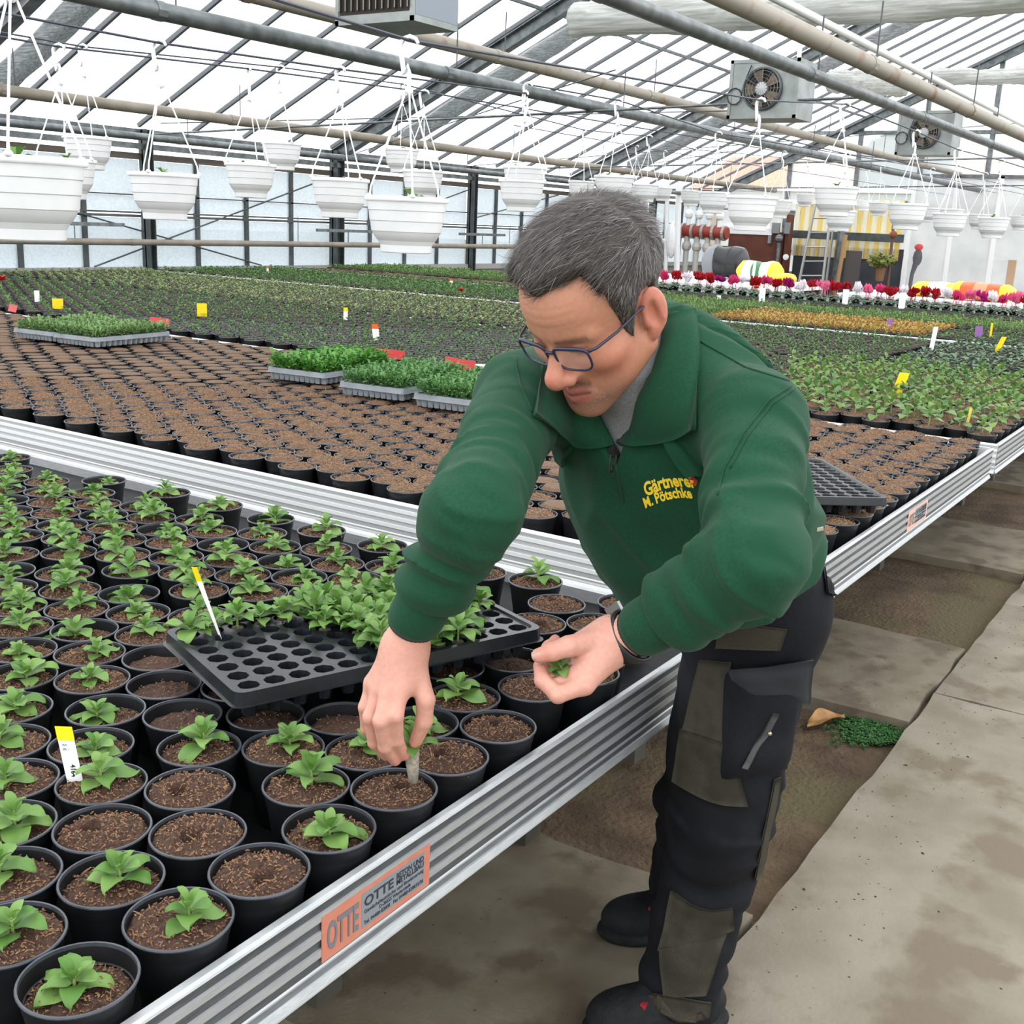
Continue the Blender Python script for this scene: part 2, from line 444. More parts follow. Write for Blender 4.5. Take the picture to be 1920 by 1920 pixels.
# things outside seen through the gable glazing
t = thing('house', 'house with orange tiled roof seen outside through the gable glass', 'house', (52, 15.5, 0))
b = MB(); b.bb((-4, -6.5, -.3), (4, 6.5, 3.3)); b.build('wall', mat('house_wall', (206, 190, 176), .9), t)
b = MB(); m_tile = mat('roof_tiles', (232, 170, 148), .8, c2=(218, 146, 122), scale=3, stretch=(1, 8, 8))
b.prism([(-4.6, 3.2), (4.6, 3.2), (0, 4.9)], 'y', -6.8, 6.8); b.build('roof', m_tile, t)
t = thing('house', 'brick-red roofed house outside behind the far fan heater', 'house', (66, 2, 0))
b = MB(); b.bb((-4, -6, -.3), (4, 6, 4.5)); b.build('wall', mat('house_wall2', (216, 206, 198), .9), t)
b = MB(); b.prism([(-4.6, 4.4), (4.6, 4.4), (0, 8.4)], 'y', -6.5, 6.5); b.build('roof', mat('roof_tiles2', (176, 128, 112), .8, c2=(150, 104, 90), scale=2, stretch=(1, 8, 8)), t)
def leaf_cloud(name, c, rx, rz, n, m, seed, size=.14, parent=None):
    r = random.Random(seed); b = MB()
    for i in range(n):
        while True:
            q = Vector((r.uniform(-1, 1), r.uniform(-1, 1), r.uniform(-1, 1)))
            if .35 < q.length < 1: break
        f = 1 + .25 * nz3(q * 2 + Vector((seed, 0, 0)))
        p = Vector(c) + Vector((q.x * rx * f, q.y * rx * f, q.z * rz * f)); u = Vector((r.uniform(-1, 1), r.uniform(-1, 1), r.uniform(-.6, .6))).normalized(); w = u.orthogonal().normalized()
        s = size * r.uniform(.6, 1.4); b.add([tuple(p - u * s), tuple(p + w * s * .5), tuple(p + u * s), tuple(p - w * s * .5)], [(0, 1, 2, 3)])
    return b.build(name, m, parent)
t = thing('tree', 'dark rounded evergreen tree outside beyond the gable wall', 'tree', (38, 10.4, 0))
m_tr = mat('tree_leaves', (62, 78, 66), .8, rand=(70, 88, 72))
leaf_cloud('crown', (0, 0, 3.3), 1.45, 1.5, 6000, m_tr, 3, .16, t)
b = MB(); b.tube([(0, 0, -.3), (.1, 0, 3.4)], [.2, .1], 8); b.build('trunk', mat('bark', (80, 66, 54), .9), t)
# ================================================================ benches
ZB = 0.585                      # bench film level
ZR = 0.670                      # top of the aluminium rails
PH = 0.110                      # pot height
m_alu = mat('aluminium', (206, 209, 211), .40, .45, c2=(192, 196, 199), scale=30, stretch=(1, 1, 6), bump=.1, bscale=90)
m_film = mat('black_film', (20, 21, 23), .55, c2=(28, 29, 32), scale=8, bump=.6, bscale=14, bdist=.01, spec=.15)
# extruded rail profile: (depth out of the face, height below the rail top)
def rail_profile():
    z = [0, .0035, .0060, .0185, .0190, .0295, .0300, .0425, .0430, .0535, .0540, .0665, .0670, .0775, .0780, .0920, .0940, .0965, .0985, .1050, .1065, .1085, .1180, .1200]
    d = [.001, .004, .0050, .0022, .0050, .0050, .0022, .0022, .0050, .0050, .0022, .0022, .0050, .0050, .0022, .0012, .0030, .0030, -.001, .0030, .0005, .0035, .0075, .0080]
    d[2] = .0050; d[3] = .0024
    return list(zip(d, z))
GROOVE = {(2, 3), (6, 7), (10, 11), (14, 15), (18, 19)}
m_groove_shade = mat('aluminium_groove_shade', (112, 116, 120), .5, .5, c2=(96, 100, 104), scale=40, stretch=(1, 1, 6))  # dark stripes between the ribs: groove shade put into the colour
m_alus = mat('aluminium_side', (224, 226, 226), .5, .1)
m_grooves_shade = mat('aluminium_side_groove_shade', (208, 211, 211), .55, .1)  # fainter groove shade of the side rails, also put into the colour
def rail_mesh(axis, side, pos, a, c, top=ZR):
    """extruded rail along an axis; side = outward direction of the ribbed face; groove shade put in as a darker grey between bright ribs"""
    prof = rail_profile(); n = len(prof)
    poly = [(pos + side * d, top - z) for d, z in prof] + [(pos - side * .012, top - .118), (pos - side * .012, top - .086), (pos - side * .008, top)]
    N = len(poly); b = MB()
    b.prism(poly, axis, a, c)
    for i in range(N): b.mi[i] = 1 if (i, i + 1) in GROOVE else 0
    return b
bench_x = [(0.0, 2.265), (2.414, 4.70), (4.80, 7.16), (7.27, 9.60), (9.70, 12.02), (12.12, 14.75)]
bench_names = ['rolling aluminium bench of seedling pots the gardener is planting', 'rolling aluminium bench filled with bare soil pots', 'rolling aluminium bench of leafy young plants behind the soil pots', 'rolling aluminium bench fourth from the aisle corner with dark small seedlings', 'rolling aluminium bench with bright green and yellow foliage patches', 'rolling aluminium bench along which the cyclamens stand']
benches = []
for k, (x0, x1) in enumerate(bench_x):
    t = thing('bench', bench_names[k], 'bench', (0, 0, 0), 0, 'rolling benches'); benches.append(t)
    y1 = WY - .45
    o = rail_mesh('x', -1, RY, x0, x1).build('front_rail', [m_alu, m_groove_shade], t, fix=True)
    o = rail_mesh('y', -1, x0, RY, y1).build('side_rail', [m_alus, m_grooves_shade], t, fix=True)
    if k == 0:
        b = MB(); b.bb((x1 - .018, RY, ZB - .03), (x1, y1, ZB + .022)); b.build('side_rail', m_alu, t)
    else:
        o = rail_mesh('y', 1, x1, RY, y1).build('side_rail', [m_alus, m_grooves_shade], t, fix=True)
    b = MB(); nx, ny = 12, 70
    vs = []
    for i in range(nx + 1):
        for j in range(ny + 1):
            x = x0 + .014 + (x1 - x0 - .028) * i / nx; y = RY + .014 + (y1 - RY - .03) * (j / ny) ** 1.7
            vs.append((x, y, ZB - .006 + .003 * nz3((x, y, k), 6)))
    b.add(vs, [(i * (ny + 1) + j, (i + 1) * (ny + 1) + j, (i + 1) * (ny + 1) + j + 1, i * (ny + 1) + j + 1) for i in range(nx) for j in range(ny)])
    b.build('film', m_film, t, smooth=True)
    for lx in ((1.38, 2.10) if k == 0 else (x0 + .25, x1 - .48)):
        for ly in (1.30, 5.0, 9.0):
            b = MB(); b.bb((lx - .035, ly - .035, -.01), (lx + .035, ly + .035, ZB - .14)); b.build('leg', mat('leg_steel', (96, 92, 84), .6, .3, c2=(76, 74, 66), scale=9), t)
    b = MB(); b.tube([(x0 + .1, 1.3, ZB - .11), (x1 - .1, 1.3, ZB - .11)], .03, 10); b.build('cross_tube', m_galv, t)
    b = MB(); b.bb((x0 + .02, RY + .01, ZB - .05), (x1 - .02, y1, ZB - .02)); b.build('base_sheet', m_galv, t)

# text as flat mesh -------------------------------------------------
def text_mesh(txt, size, m, thick=.0003, bold=0.0, sx=1.0, align='LEFT'):
    cu = bpy.data.curves.new('t', 'FONT'); cu.body = txt; cu.size = size; cu.extrude = thick; cu.offset = bold; cu.align_x = align; cu.resolution_u = 3
    o = bpy.data.objects.new('t', cu); COL.objects.link(o)
    dg = bpy.context.evaluated_depsgraph_get()
    me = bpy.data.meshes.new_from_object(o.evaluated_get(dg)); bpy.data.objects.remove(o); bpy.data.curves.remove(cu)
    if sx != 1.0: me.transform(Matrix.Diagonal((sx, 1, 1, 1)))
    me.materials.clear(); me.materials.append(m); return me
m_or = mat('sticker_orange', (214, 124, 98), .55, c2=(206, 138, 118), scale=60)
m_silv = mat('sticker_silver', (150, 158, 166), .4, .2)
m_ink = mat('sticker_ink', (44, 50, 62), .6)
m_inkg = mat('sticker_grey_ink', (120, 124, 130), .6)
def sticker(bench, xa, xb, ztop, zbot, faded=False):
    """maker's plate on the front rail: orange ground, grey monogram, silver text field"""
    y = RY - .0052; W = xb - xa; H = ztop - zbot
    b = MB(); b.bb((xa, y - .0006, zbot), (xb, y + .0008, ztop)); st = b.build('maker_plate', m_or if not faded else mat('sticker_faded', (226, 172, 156), .6), bench); st['label'] = 'orange and silver maker plate on the rail'
    b = MB(); b.bb((xa + .34 * W, y - .0010, zbot + .13 * H), (xb - .06 * W, y, ztop - .10 * H)); b.build('silver_field', m_silv, st)
    def put(txt, u, v, h, m, sx=1.0, bold=0.0):
        me = text_mesh(txt, h * H * 1.4, m, .0002, bold, sx)
        o = link('lettering', me, st); o.rotation_euler = (PI / 2, 0, 0); o.location = (xa + u * W, y - .0013, zbot + v * H)
        return o, me
    def fit(txt, u, v, h, w, m, bold=0.0):
        me = text_mesh(txt, h * H * 1.4, m, .0002, bold)
        wd = max(q.co.x for q in me.vertices) - min(q.co.x for q in me.vertices)
        me.transform(Matrix.Diagonal((w * W / wd, 1, 1, 1)))
        o = link('lettering', me, st); o.rotation_euler = (PI / 2, 0, 0); o.location = (xa + u * W, y - .0013, zbot + v * H)
    fit('OTTE', .04, .20, .60, .27, m_inkg, .0012)
    fit('OTTE', .36, .58, .22, .27, m_ink, .0004)
    fit('BETON UND', .66, .70, .13, .27, m_ink, .0002)
    fit('METALLBAU', .66, .56, .13, .27, m_ink, .0002)
    fit('Gewächshaustische und Bewässerung', .36, .43, .09, .57, m_ink)
    fit('D-26655 Westerstede', .50, .31, .09, .30, m_ink)
    fit('Tel. 04488-83000   Fax 04488-830835/36', .36, .18, .09, .57, m_ink)
p0, p1 = onY(597, 1720, RY), onY(800, 1580, RY)
sticker(benches[0], p0.x, p1.x, ZR - .024, ZR - .086)
p0, p1 = onY(1700, 970, RY), onY(1735, 950, RY)
sticker(benches[1], p0.x, p1.x, ZR - .024, ZR - .086, True)

# ================================================================ pots, soil, seedlings
m_pot = mat('black_pot', (26, 27, 29), .42, c2=(35, 36, 39), scale=25, bump=.1, bscale=40, spec=.3)
m_rim_sheen = mat('pot_rim_sheen', (62, 66, 74), .3, c2=(76, 80, 88), scale=40)  # sky sheen on the rim put into the colour, paler than the pot
m_soil = mat('potting_soil', (58, 40, 32), .95, c2=(94, 66, 50), scale=260, bump=.8, bscale=300, detail=3, bdist=.003, lo=.3, hi=.72)
m_chip = mat('wood_fibre', (112, 76, 52), .9, c2=(178, 138, 100), scale=160, lo=.3, hi=.7)
m_soil2 = mat('dry_potting_soil', (94, 73, 56), .95, c2=(138, 110, 86), scale=220, bump=.8, bscale=260, detail=3, bdist=.003, lo=.3, hi=.7)
m_chip2 = mat('dry_wood_fibre', (132, 94, 66), .9, c2=(184, 144, 108), scale=140)
def pot_mesh(n, name='pot'):
    prof = [(.040, 0), (.0425, .004), (.0525, .088), (.0545, .089), (.0555, .093), (.0575, PH - .004), (.0595, PH - .0035), (.0602, PH - .0015), (.0595, PH), (.0572, PH), (.0565, PH - .004), (.0535, .085), (.045, .03)]
    b = MB(); b.lathe(prof, n); b.add([(.0425 * math.cos(2 * PI * k / n), .0425 * math.sin(2 * PI * k / n), .0015) for k in range(n)], [tuple(range(n))])
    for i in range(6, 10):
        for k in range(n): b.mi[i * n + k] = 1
    return smooth_me(b.mesh(name, [m_pot, m_rim_sheen]))
def smooth_me(me, deg=35):
    me.polygons.foreach_set('use_smooth', [True] * len(me.polygons))
    me.set_sharp_from_angle(angle=math.radians(deg)); return me
pot_hi = pot_mesh(40); pot_lo = pot_mesh(18)
def soil_mesh(seed, hole=False, chips=110, rings=9, n=30, level=.100, mound=.006, m=(None, None), R=None, sticks=1.0):
    r = random.Random(seed); b = MB(); R = R or min(.0556, .0520 + (level - .084) * .20)
    hx, hy = (r.uniform(-.016, .016), r.uniform(-.012, .012)) if hole else (9, 9)
    def hz(x, y):
        d = math.hypot(x, y) / R
        z = level + mound * (1 - d * d) + .0045 * nz3((x + seed, y, 0), 70) + .0045 * nz3((x, y + seed, 1), 190)
        if d > .9: z -= .003 * (d - .9) * 10
        if hole:
            q = math.hypot(x - hx, y - hy); z -= .026 * math.exp(-(q / .0115) ** 4)
        return z
    vs = [(0, 0, hz(0, 0))]; fs = []
    for i in range(1, rings + 1):
        for k in range(n):
            a = 2 * PI * (k + .5 * (i % 2)) / n; rr = R * i / rings; x, y = rr * math.cos(a), rr * math.sin(a); vs.append((x, y, hz(x, y)))
    for k in range(n): fs.append((0, 1 + k, 1 + (k + 1) % n))
    for i in range(rings - 1):
        for k in range(n):
            k2 = (k + 1) % n; fs.append((1 + i * n + k, 1 + (i + 1) * n + k, 1 + (i + 1) * n + k2, 1 + i * n + k2))
    b.add(vs, fs); b.cur = 1
    for i in range(chips):
        a = r.uniform(0, 2 * PI); rr = R * .97 * math.sqrt(r.random()); x, y = rr * math.cos(a), rr * math.sin(a)
        L = r.uniform(.0018, .0052) * (2.2 if r.random() < .08 else 1) * sticks; w = r.uniform(.0004, .0009) * sticks ** .5; th = r.uniform(0, 2 * PI); up = r.uniform(-.5, .8) * L
        dx, dy = math.cos(th), math.sin(th); z = hz(x, y) + .0012
        p0 = (x - dx * L / 2 - dy * w, y - dy * L / 2 + dx * w, z); p1 = (x - dx * L / 2 + dy * w, y - dy * L / 2 - dx * w, z)
        p2 = (x + dx * L / 2 + dy * w, y + dy * L / 2 - dx * w, z + up); p3 = (x + dx * L / 2 - dy * w, y + dy * L / 2 + dx * w, z + up)
        p4 = (x, y, z + .0016 + up / 2)
        b.add([p0, p1, p2, p3, p4], [(0, 1, 4), (1, 2, 4), (2, 3, 4), (3, 0, 4)])
    return b.mesh('soil', [m[0] or m_soil, m[1] or m_chip], smooth=False)
soil_pl = [soil_mesh(i, level=(.101, .096, .104, .088)[i % 4], chips=340, rings=12, n=36) for i in range(6)]
soil_ho = [soil_mesh(20 + i, hole=True, chips=360, rings=16, n=44, level=.100 + .004 * (i % 2), mound=.010) for i in range(4)]
soil_dry = [soil_mesh(40 + i, chips=210, rings=8, n=24, level=(.103, .098, .107)[i % 3], mound=.013, sticks=1.7, m=(m_soil2, m_chip2)) for i in range(5)]
soil_far = [soil_mesh(60 + i, chips=14, rings=4, n=14, level=.100, m=(m_soil2, m_chip2)) for i in range(3)]

# leaves
def leafmat(name, c, c2, rough=.45):
    return mat(name, c, rough, rand=c2, transl=.22, spec=.35)
m_leaf = leafmat('petunia_leaf', (100, 146, 66), (138, 176, 94))
m_leafb = leafmat('squash_leaf', (92, 138, 74), (138, 170, 92))
m_stem = mat('stem', (150, 176, 96), .6)
def leaf_mesh(L, W, curl, fold, m, nl=6, nw=4, point=1.0, wav=0.0, seed=0, name='leaf'):
    """ovate leaf along +x with a folded midrib, rising then drooping"""
    b = MB(); vs = []; r = random.Random(seed)
    for i in range(nl + 1):
        t = i / nl; x = L * t
        w = W / 2 * (math.sin(PI * min(1, t ** .85)) ** .55) * (1 - .3 * point * t * t) + .0004
        if t < .12: w = max(W * .10, w * .55)
        z = curl[0] * L * t - curl[1] * L * t * t
        for j in range(nw + 1):
            s = (j / nw - .5) * 2
            vs.append((x, s * w, z + fold * abs(s) * w + wav * L * math.sin(5 * t + 2 * s + seed) * abs(s) * t))
    fs = [(i * (nw + 1) + j, (i + 1) * (nw + 1) + j, (i + 1) * (nw + 1) + j + 1, i * (nw + 1) + j + 1) for i in range(nl) for j in range(nw)]
    b.add(vs, fs); return b.mesh(name, m, smooth=True)
LEAF = [leaf_mesh(.034, .0270, (.35, .42), .22, m_leaf, 8, 4, .35, .12, 1), leaf_mesh(.031, .0240, (.45, .50), .26, m_leaf, 8, 4, .4, .13, 2), leaf_mesh(.026, .0195, (.55, .45), .34, m_leaf, 8, 4, .45, .09, 3), leaf_mesh(.037, .0290, (.18, .36), .16, m_leaf, 8, 4, .3, .14, 4), leaf_mesh(.019, .0125, (.8, .5), .45, m_leaf, 6, 4, .6, .05, 5)]
SQL = [leaf_mesh(.046, .044, (.2, .7), .25, m_leafb, seed=11, wav=.10, point=.6), leaf_mesh(.040, .036, (.5, .8), .35, m_leafb, seed=12, wav=.12, point=.8), leaf_mesh(.032, .024, (.8, .6), .4, m_leafb, seed=13, wav=.08)]
def stem_mesh(h, r0=.0016, lean=0.0, m=None):
    b = MB(); b.tube([(0, 0, -.006), (lean * .4, 0, h * .5), (lean, 0, h)], [r0 * 1.3, r0, r0 * .7], 5); return b.mesh('seedling', m or m_stem)
def plant_template(kind, seed):
    """list of (leaf mesh, matrix) and a stem height"""
    r = random.Random(seed); out = []
    if kind == 'petunia':
        h = r.uniform(.012, .026); n = r.randint(9, 12); a = r.uniform(0, 6)
        for i in range(n):
            lev = i / (n - 1); a += 2.4 + r.uniform(-.3, .3)
            m = LEAF[(0, 3, 1, 0, 1, 2, 2, 4, 4, 4, 4)[min(10, int(lev * 10))]]
            tilt = -math.radians(2 + 46 * lev ** 1.6 + r.uniform(-10, 10)); s = r.uniform(.85, 1.15)
            M_ = Matrix.Translation((0, 0, h * (.25 + .75 * lev))) @ Matrix.Rotation(a, 4, 'Z') @ Matrix.Rotation(tilt * .75, 4, 'Y') @ Matrix.Translation((.003, 0, 0)) @ Matrix.Scale(s, 4)
            out.append((m, M_))
    else:
        h = r.uniform(.05, .085); n = r.randint(5, 7); a = r.uniform(0, 6)
        for i in range(n):
            lev = i / (n - 1); a += 2.4 + r.uniform(-.4, .4)
            m = SQL[(0, 0, 1, 1, 2, 2, 2)[i]]
            M_ = Matrix.Translation((0, 0, h * (.45 + .55 * lev))) @ Matrix.Rotation(a, 4, 'Z') @ Matrix.Rotation(-math.radians(10 + 40 * lev), 4, 'Y') @ Matrix.Translation((.012 * (1 - lev), 0, 0)) @ Matrix.Scale(r.uniform(.8, 1.2), 4)
            out.append((m, M_))
    return h, out
TPL = [plant_template('petunia', 100 + i) for i in range(8)]
STM = [stem_mesh(t[0]) for t in TPL]
SQT = [plant_template('squash', 200 + i) for i in range(6)]
SQS = [stem_mesh(t[0], .002) for t in SQT]
def put_plant(parent, tpl, stm, k, loc, rz, s, name='seedling'):
    h, lv = tpl[k]
    o = link(name, stm[k], parent); o.location = loc; o.rotation_euler = (0, 0, rz); o.scale = (s, s, s)
    for me, M_ in lv:
        l = link('leaf', me, o); l.matrix_local = M_
    return o
def joined_plant(tpl, name, m):
    """one mesh with all the leaves of a template (for plants too far to pick leaves apart)"""
    h, lv = tpl; b = MB()
    for me, M_ in lv:
        b.add([tuple(M_ @ v.co) for v in me.vertices], [tuple(p.vertices) for p in me.polygons])
    b.tube([(0, 0, -.006), (0, 0, h)], [.002, .0015], 5)
    return b.mesh(name, m, smooth=True)

# ---- bench 1: pot positions read off the photograph on the plane of the pot rims
Zrim = ZB + PH
plant_px = [(157, 1831), (348, 1714), (221, 1649), (191, 1472), (52, 1634), (60, 1745), (44, 1545), (34, 1468), (161, 1404), (26, 1393), (384, 1398), (541, 1398), (213, 1325), (353, 1337), (21, 1336), (504, 1341), (52, 1266), (185, 1271), (324, 1281), (435, 1293), (56, 1213), (172, 1224), (299, 1234), (50, 1172), (154, 1180), (273, 1187), (626, 1349), (580, 1464), (632, 1550), (670, 1409), (798, 1357), (873, 1308),
    (18, 857), (20, 880), (20, 897), (79, 902), (195, 900), (79, 921), (19, 918), (165, 924), (315, 923), (92, 941), (23, 937), (176, 945), (265, 948), (412, 947), (25, 957), (101, 961), (192, 966), (283, 970), (371, 973), (27, 981), (115, 982), (210, 987), (304, 992), (399, 998), (39, 1003), (131, 1008), (226, 1012), (321, 1016), (412, 1021), (21, 1042), (133, 1035), (235, 1038), (333, 1045), (431, 1046), (21, 1073), (111, 1077), (249, 1067), (354, 1071), (25, 1101), (117, 1106), (241, 1114), (378, 1106), (34, 1131), (141, 1140), (259, 1147), (367, 1156),
    (508, 972), (603, 994), (717, 1022), (492, 1000), (513, 1025), (610, 1030), (539, 1053), (637, 1057), (722, 1059), (463, 1076), (567, 1081), (674, 1088), (745, 1094), (486, 1109), (600, 1113), (1004, 1088), (810, 1050), (900, 1072)]
hole_px = [(503, 1625), (374, 1566), (200, 1557), (348, 1488), (745, 1475), (859, 1425), (938, 1362), (852, 1247), (955, 1237), (1013, 1282), (1087, 1166), (1046, 1133), (1174, 1130), (1120, 1215), (1085, 1262)]
under_px = [(400, 1245), (560, 1262), (690, 1250), (760, 1215), (640, 1195), (780, 1150), (900, 1160), (520, 1195), (690, 1140), (860, 1110), (980, 1165)]   # carry the plug tray
spots = []
def addpots(lst, kind):
    for p in lst:
        q = onz(p[0], p[1], Zrim); q = Vector((q.x, max(q.y, RY + .070), 0)); spots.append([q, kind])
addpots(hole_px, 'hole'); addpots(plant_px, 'plant'); addpots(under_px, 'under')
# push overlapping pots gently apart
for it in range(60):
    for i in range(len(spots)):
        for j in range(i):
            d = spots[i][0] - spots[j][0]; L = d.length
            if 1e-6 < L < .1206:
                mv = d / L * (.1206 - L) / 2; spots[i][0] += mv; spots[j][0] -= mv
    for s in spots:
        s[0].y = max(s[0].y, RY + .070); s[0].x = min(s[0].x, 2.185)
TRAY_C = Vector((1.395, 1.215)); TU = Vector((.937, -.35)); TV = Vector((.35, .937))   # black plug tray frame
lab_pl = 'young broad-leaved seedling freshly planted in a black plastic pot on the front bench'
LABPOT = min(range(len(spots)), key=lambda k: (spots[k][0].xy - onz(161, 1404, Zrim).xy).length if spots[k][1] == 'plant' else 9)
for i, (q, kind) in enumerate(spots):
    r = random.Random(1000 + i)
    ink = (q.xy - TRAY_C) if True else None
    under = abs(ink.dot(TU)) < .33 and abs(ink.dot(TV)) < .20
    if kind == 'plant' and not under:
        lb, gr = lab_pl, 'seedlings planted on the front bench'
        if q.y < RY + .095: lb, gr = 'potted broad-leaved seedling standing in the row right behind the front rail', 'seedlings along the front rail'
        elif q.x > 2.07: lb, gr = 'potted seedling in the edge row nearest the bench of bare soil pots', 'seedlings along the side of the front bench'
        elif abs(ink.dot(TU)) < .42 and abs(ink.dot(TV)) < .30: lb, gr = 'potted broad-leaved seedling standing right next to the black plug tray', 'seedlings next to the plug tray'
        elif i == LABPOT: lb, gr = 'potted seedling with the big white and yellow label standing beside it', None
        t = thing('potted_seedling', lb, 'potted plant', (q.x, q.y, ZB), 0, gr)
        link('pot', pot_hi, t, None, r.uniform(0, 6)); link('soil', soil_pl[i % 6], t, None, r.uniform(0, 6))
        k = r.randrange(8); lev = (.101, .096, .104, .088)[(i % 6) % 4]
        put_plant(t, TPL, STM, k, (r.uniform(-.014, .014), r.uniform(-.014, .014), lev + .003), r.uniform(0, 6), r.uniform(.92, 1.28))
    else:
        g = 'soil pots with planting holes on the front bench'
        lab = 'black pot of dark soil with an empty planting hole on the front bench'
        if under: lab = 'black soil-filled pot carrying the black plug tray'; g = 'pots underneath the plug tray'
        if i == 4: lab, g = 'soil pot below the gardener\'s right hand about to receive a seedling', None
        t = thing('soil_pot', lab, 'plant pot', (q.x, q.y, ZB), 0, g)
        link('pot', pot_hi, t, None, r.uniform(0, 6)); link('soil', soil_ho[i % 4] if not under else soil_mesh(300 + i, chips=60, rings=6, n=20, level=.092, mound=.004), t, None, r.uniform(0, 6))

# ---- bench 2: close-packed soil pots
def lattice(x0, x1, y0, y1, sp, jit, seed):
    r = random.Random(seed); out = []; dy = sp * .866; j = 0; y = y0
    while y <= y1:
        x = x0 + (sp / 2 if j % 2 else 0)
        while x <= x1:
            out.append((x + r.uniform(-jit, jit), y + r.uniform(-jit, jit))); x += sp
        y += dy; j += 1
    return out
def vis(x, y, z, mx=140):
    c = RM.T @ (np.array([x, y, z]) - CC)
    if c[2] < .1: return None
    u = 960 + F * c[0] / c[2]; v = 960 + F * c[1] / c[2]
    return (u, v, c[2]) if -mx < u < 1920 + mx and -mx < v < 1920 + mx else None
TRAYS = [((4.00, 6.05), 0), ((3.86, 5.40), 1), ((3.79, 3.62), 2), ((3.70, 3.06), 3), ((3.66, 2.52), 4)]
TW, TD = .55, .33                       # grey propagation trays
tU = Vector((.995, .10)); tV = Vector((-.222, .975)) * 1.0
tV = Vector((-.10, .995))
def man_hides(u, v):
    return 1010 < u < 1480 and 640 < v < 1100
def loosen(L, x0, x1, y0, amp, seed, it=25, dmin=.1204):
    """hand-set rows: drift the lattice a little, then push touching pots apart"""
    r = np.random.RandomState(seed); P = np.array(L); P += r.normal(0, amp, P.shape)
    P[:, 0] += .02 * np.sin(P[:, 1] * 1.9) ; P[:, 1] += .02 * np.sin(P[:, 0] * 2.7 + P[:, 1] * .8)
    for _ in range(it):
        D = P[:, None] - P[None]; d = np.sqrt((D ** 2).sum(2)) + np.eye(len(P)) * 9
        k = np.clip(dmin - d, 0, None) / d * .5; P += (D * k[..., None]).sum(1)
        P[:, 0] = np.clip(P[:, 0], x0, x1); P[:, 1] = np.maximum(P[:, 1], y0)
    return [tuple(p) for p in P]
lat = [p for p in lattice(2.414 + .075, 4.70 - .07, RY + .075, 8.4, .1250, .0, 5) if vis(p[0], p[1], Zrim)]
lat = loosen(lat, 2.414 + .07, 4.70 - .065, RY + .072, .008, 4)
lat.sort(key=lambda p: vis(p[0], p[1], Zrim)[2])
lab_soil = 'black plastic pot filled level with dry brown soil on the second bench'
nsp = 0; rest = []
for p in lat:
    u, v, d = vis(p[0], p[1], Zrim)
    if man_hides(u, v): rest.append(p); continue
    if nsp >= 300: rest.append(p); continue
    r = random.Random(5000 + nsp); nsp += 1
    lb, gr = lab_soil, 'bare soil pots on the second bench'
    if p[0] < 2.53: lb, gr = 'black pot of dry brown soil in the edge row facing the planted seedlings', 'soil pots along the near side of the second bench'
    elif p[1] < RY + .12: lb, gr = 'black pot of dry brown soil in the end row at the aisle rail', 'soil pots along the aisle rail'
    elif p[0] > 4.55: lb, gr = 'black pot of dry brown soil in the edge row next to the leafy plants', 'soil pots along the far side of the second bench'
    o = tag(link('soil_pot', pot_hi if d < 4.2 else pot_lo, None, (p[0], p[1], ZB), r.uniform(0, 6)), lb, 'plant pot', gr)
    link('soil', soil_dry[nsp % 5], o)
m_potf = m_pot
def far_pots(lst, name, label, sm=None, n=10, plant=None, cat='plant pot', seed=0, chance=1.0, hgt=None, mp=None, parent=None, s0=1.0, top=None):
    """one joined mesh of pots (and plants) too many to count singly"""
    b = MB(); r = random.Random(seed); H_ = (hgt or PH)
    for (x, y) in lst:
        a0 = r.uniform(0, 1)
        R0, R1 = .042 * s0, .060 * s0
        ring = lambda R, z: [(x + R * math.cos(a0 + 2 * PI * k / n), y + R * math.sin(a0 + 2 * PI * k / n), ZB + z) for k in range(n)]
        vs = ring(R0, 0) + ring(R1, H_) + ring(R1 - .003, H_) + ring(R1 - .005, H_ - .006)
        b.cur = 0
        fs = [(i * n + k, i * n + (k + 1) % n, (i + 1) * n + (k + 1) % n, (i + 1) * n + k) for i in range(3) for k in range(n)]
        b.add(vs, fs)
        b.cur = 1; e_ = r.uniform(-.004, .006); b.add(ring(R1 - .005, H_ - .006) + ring(R1 * .72, H_ + .001 + e_) + [(x, y, ZB + H_ + .004 + e_)], [(k, (k + 1) % n, n + (k + 1) % n, n + k) for k in range(n)] + [(n + k, n + (k + 1) % n, 2 * n) for k in range(n)])
        if sm is None:
            for q_ in range(7):
                a_ = r.uniform(0, 6.3); d_ = R1 * .85 * math.sqrt(r.random()); t_ = r.uniform(0, 6.3); l_ = r.uniform(.004, .009); sx, sy, sz = x + d_ * math.cos(a_), y + d_ * math.sin(a_), ZB + H_ + .003 + e_ * .6; b.cur = 2; b.add([(sx, sy, sz), (sx + l_ * math.cos(t_), sy + l_ * math.sin(t_), sz + r.uniform(0, .005)), (sx - .002 * math.sin(t_), sy + .002 * math.cos(t_), sz)], [(0, 1, 2)])
        if plant and r.random() < chance:
            b.cur = 2; plant(b, x + r.uniform(-.012, .012), y + r.uniform(-.012, .012), ZB + H_, r)
    o = b.build(name, [m_pot, sm or m_soil2] + ([mp] if mp else []), parent)
    return tag(o, label, cat, kind='stuff')
far_pots(rest, 'soil_pots', 'brown mass of close-packed soil pots receding along the second bench', seed=3, mp=m_chip2)

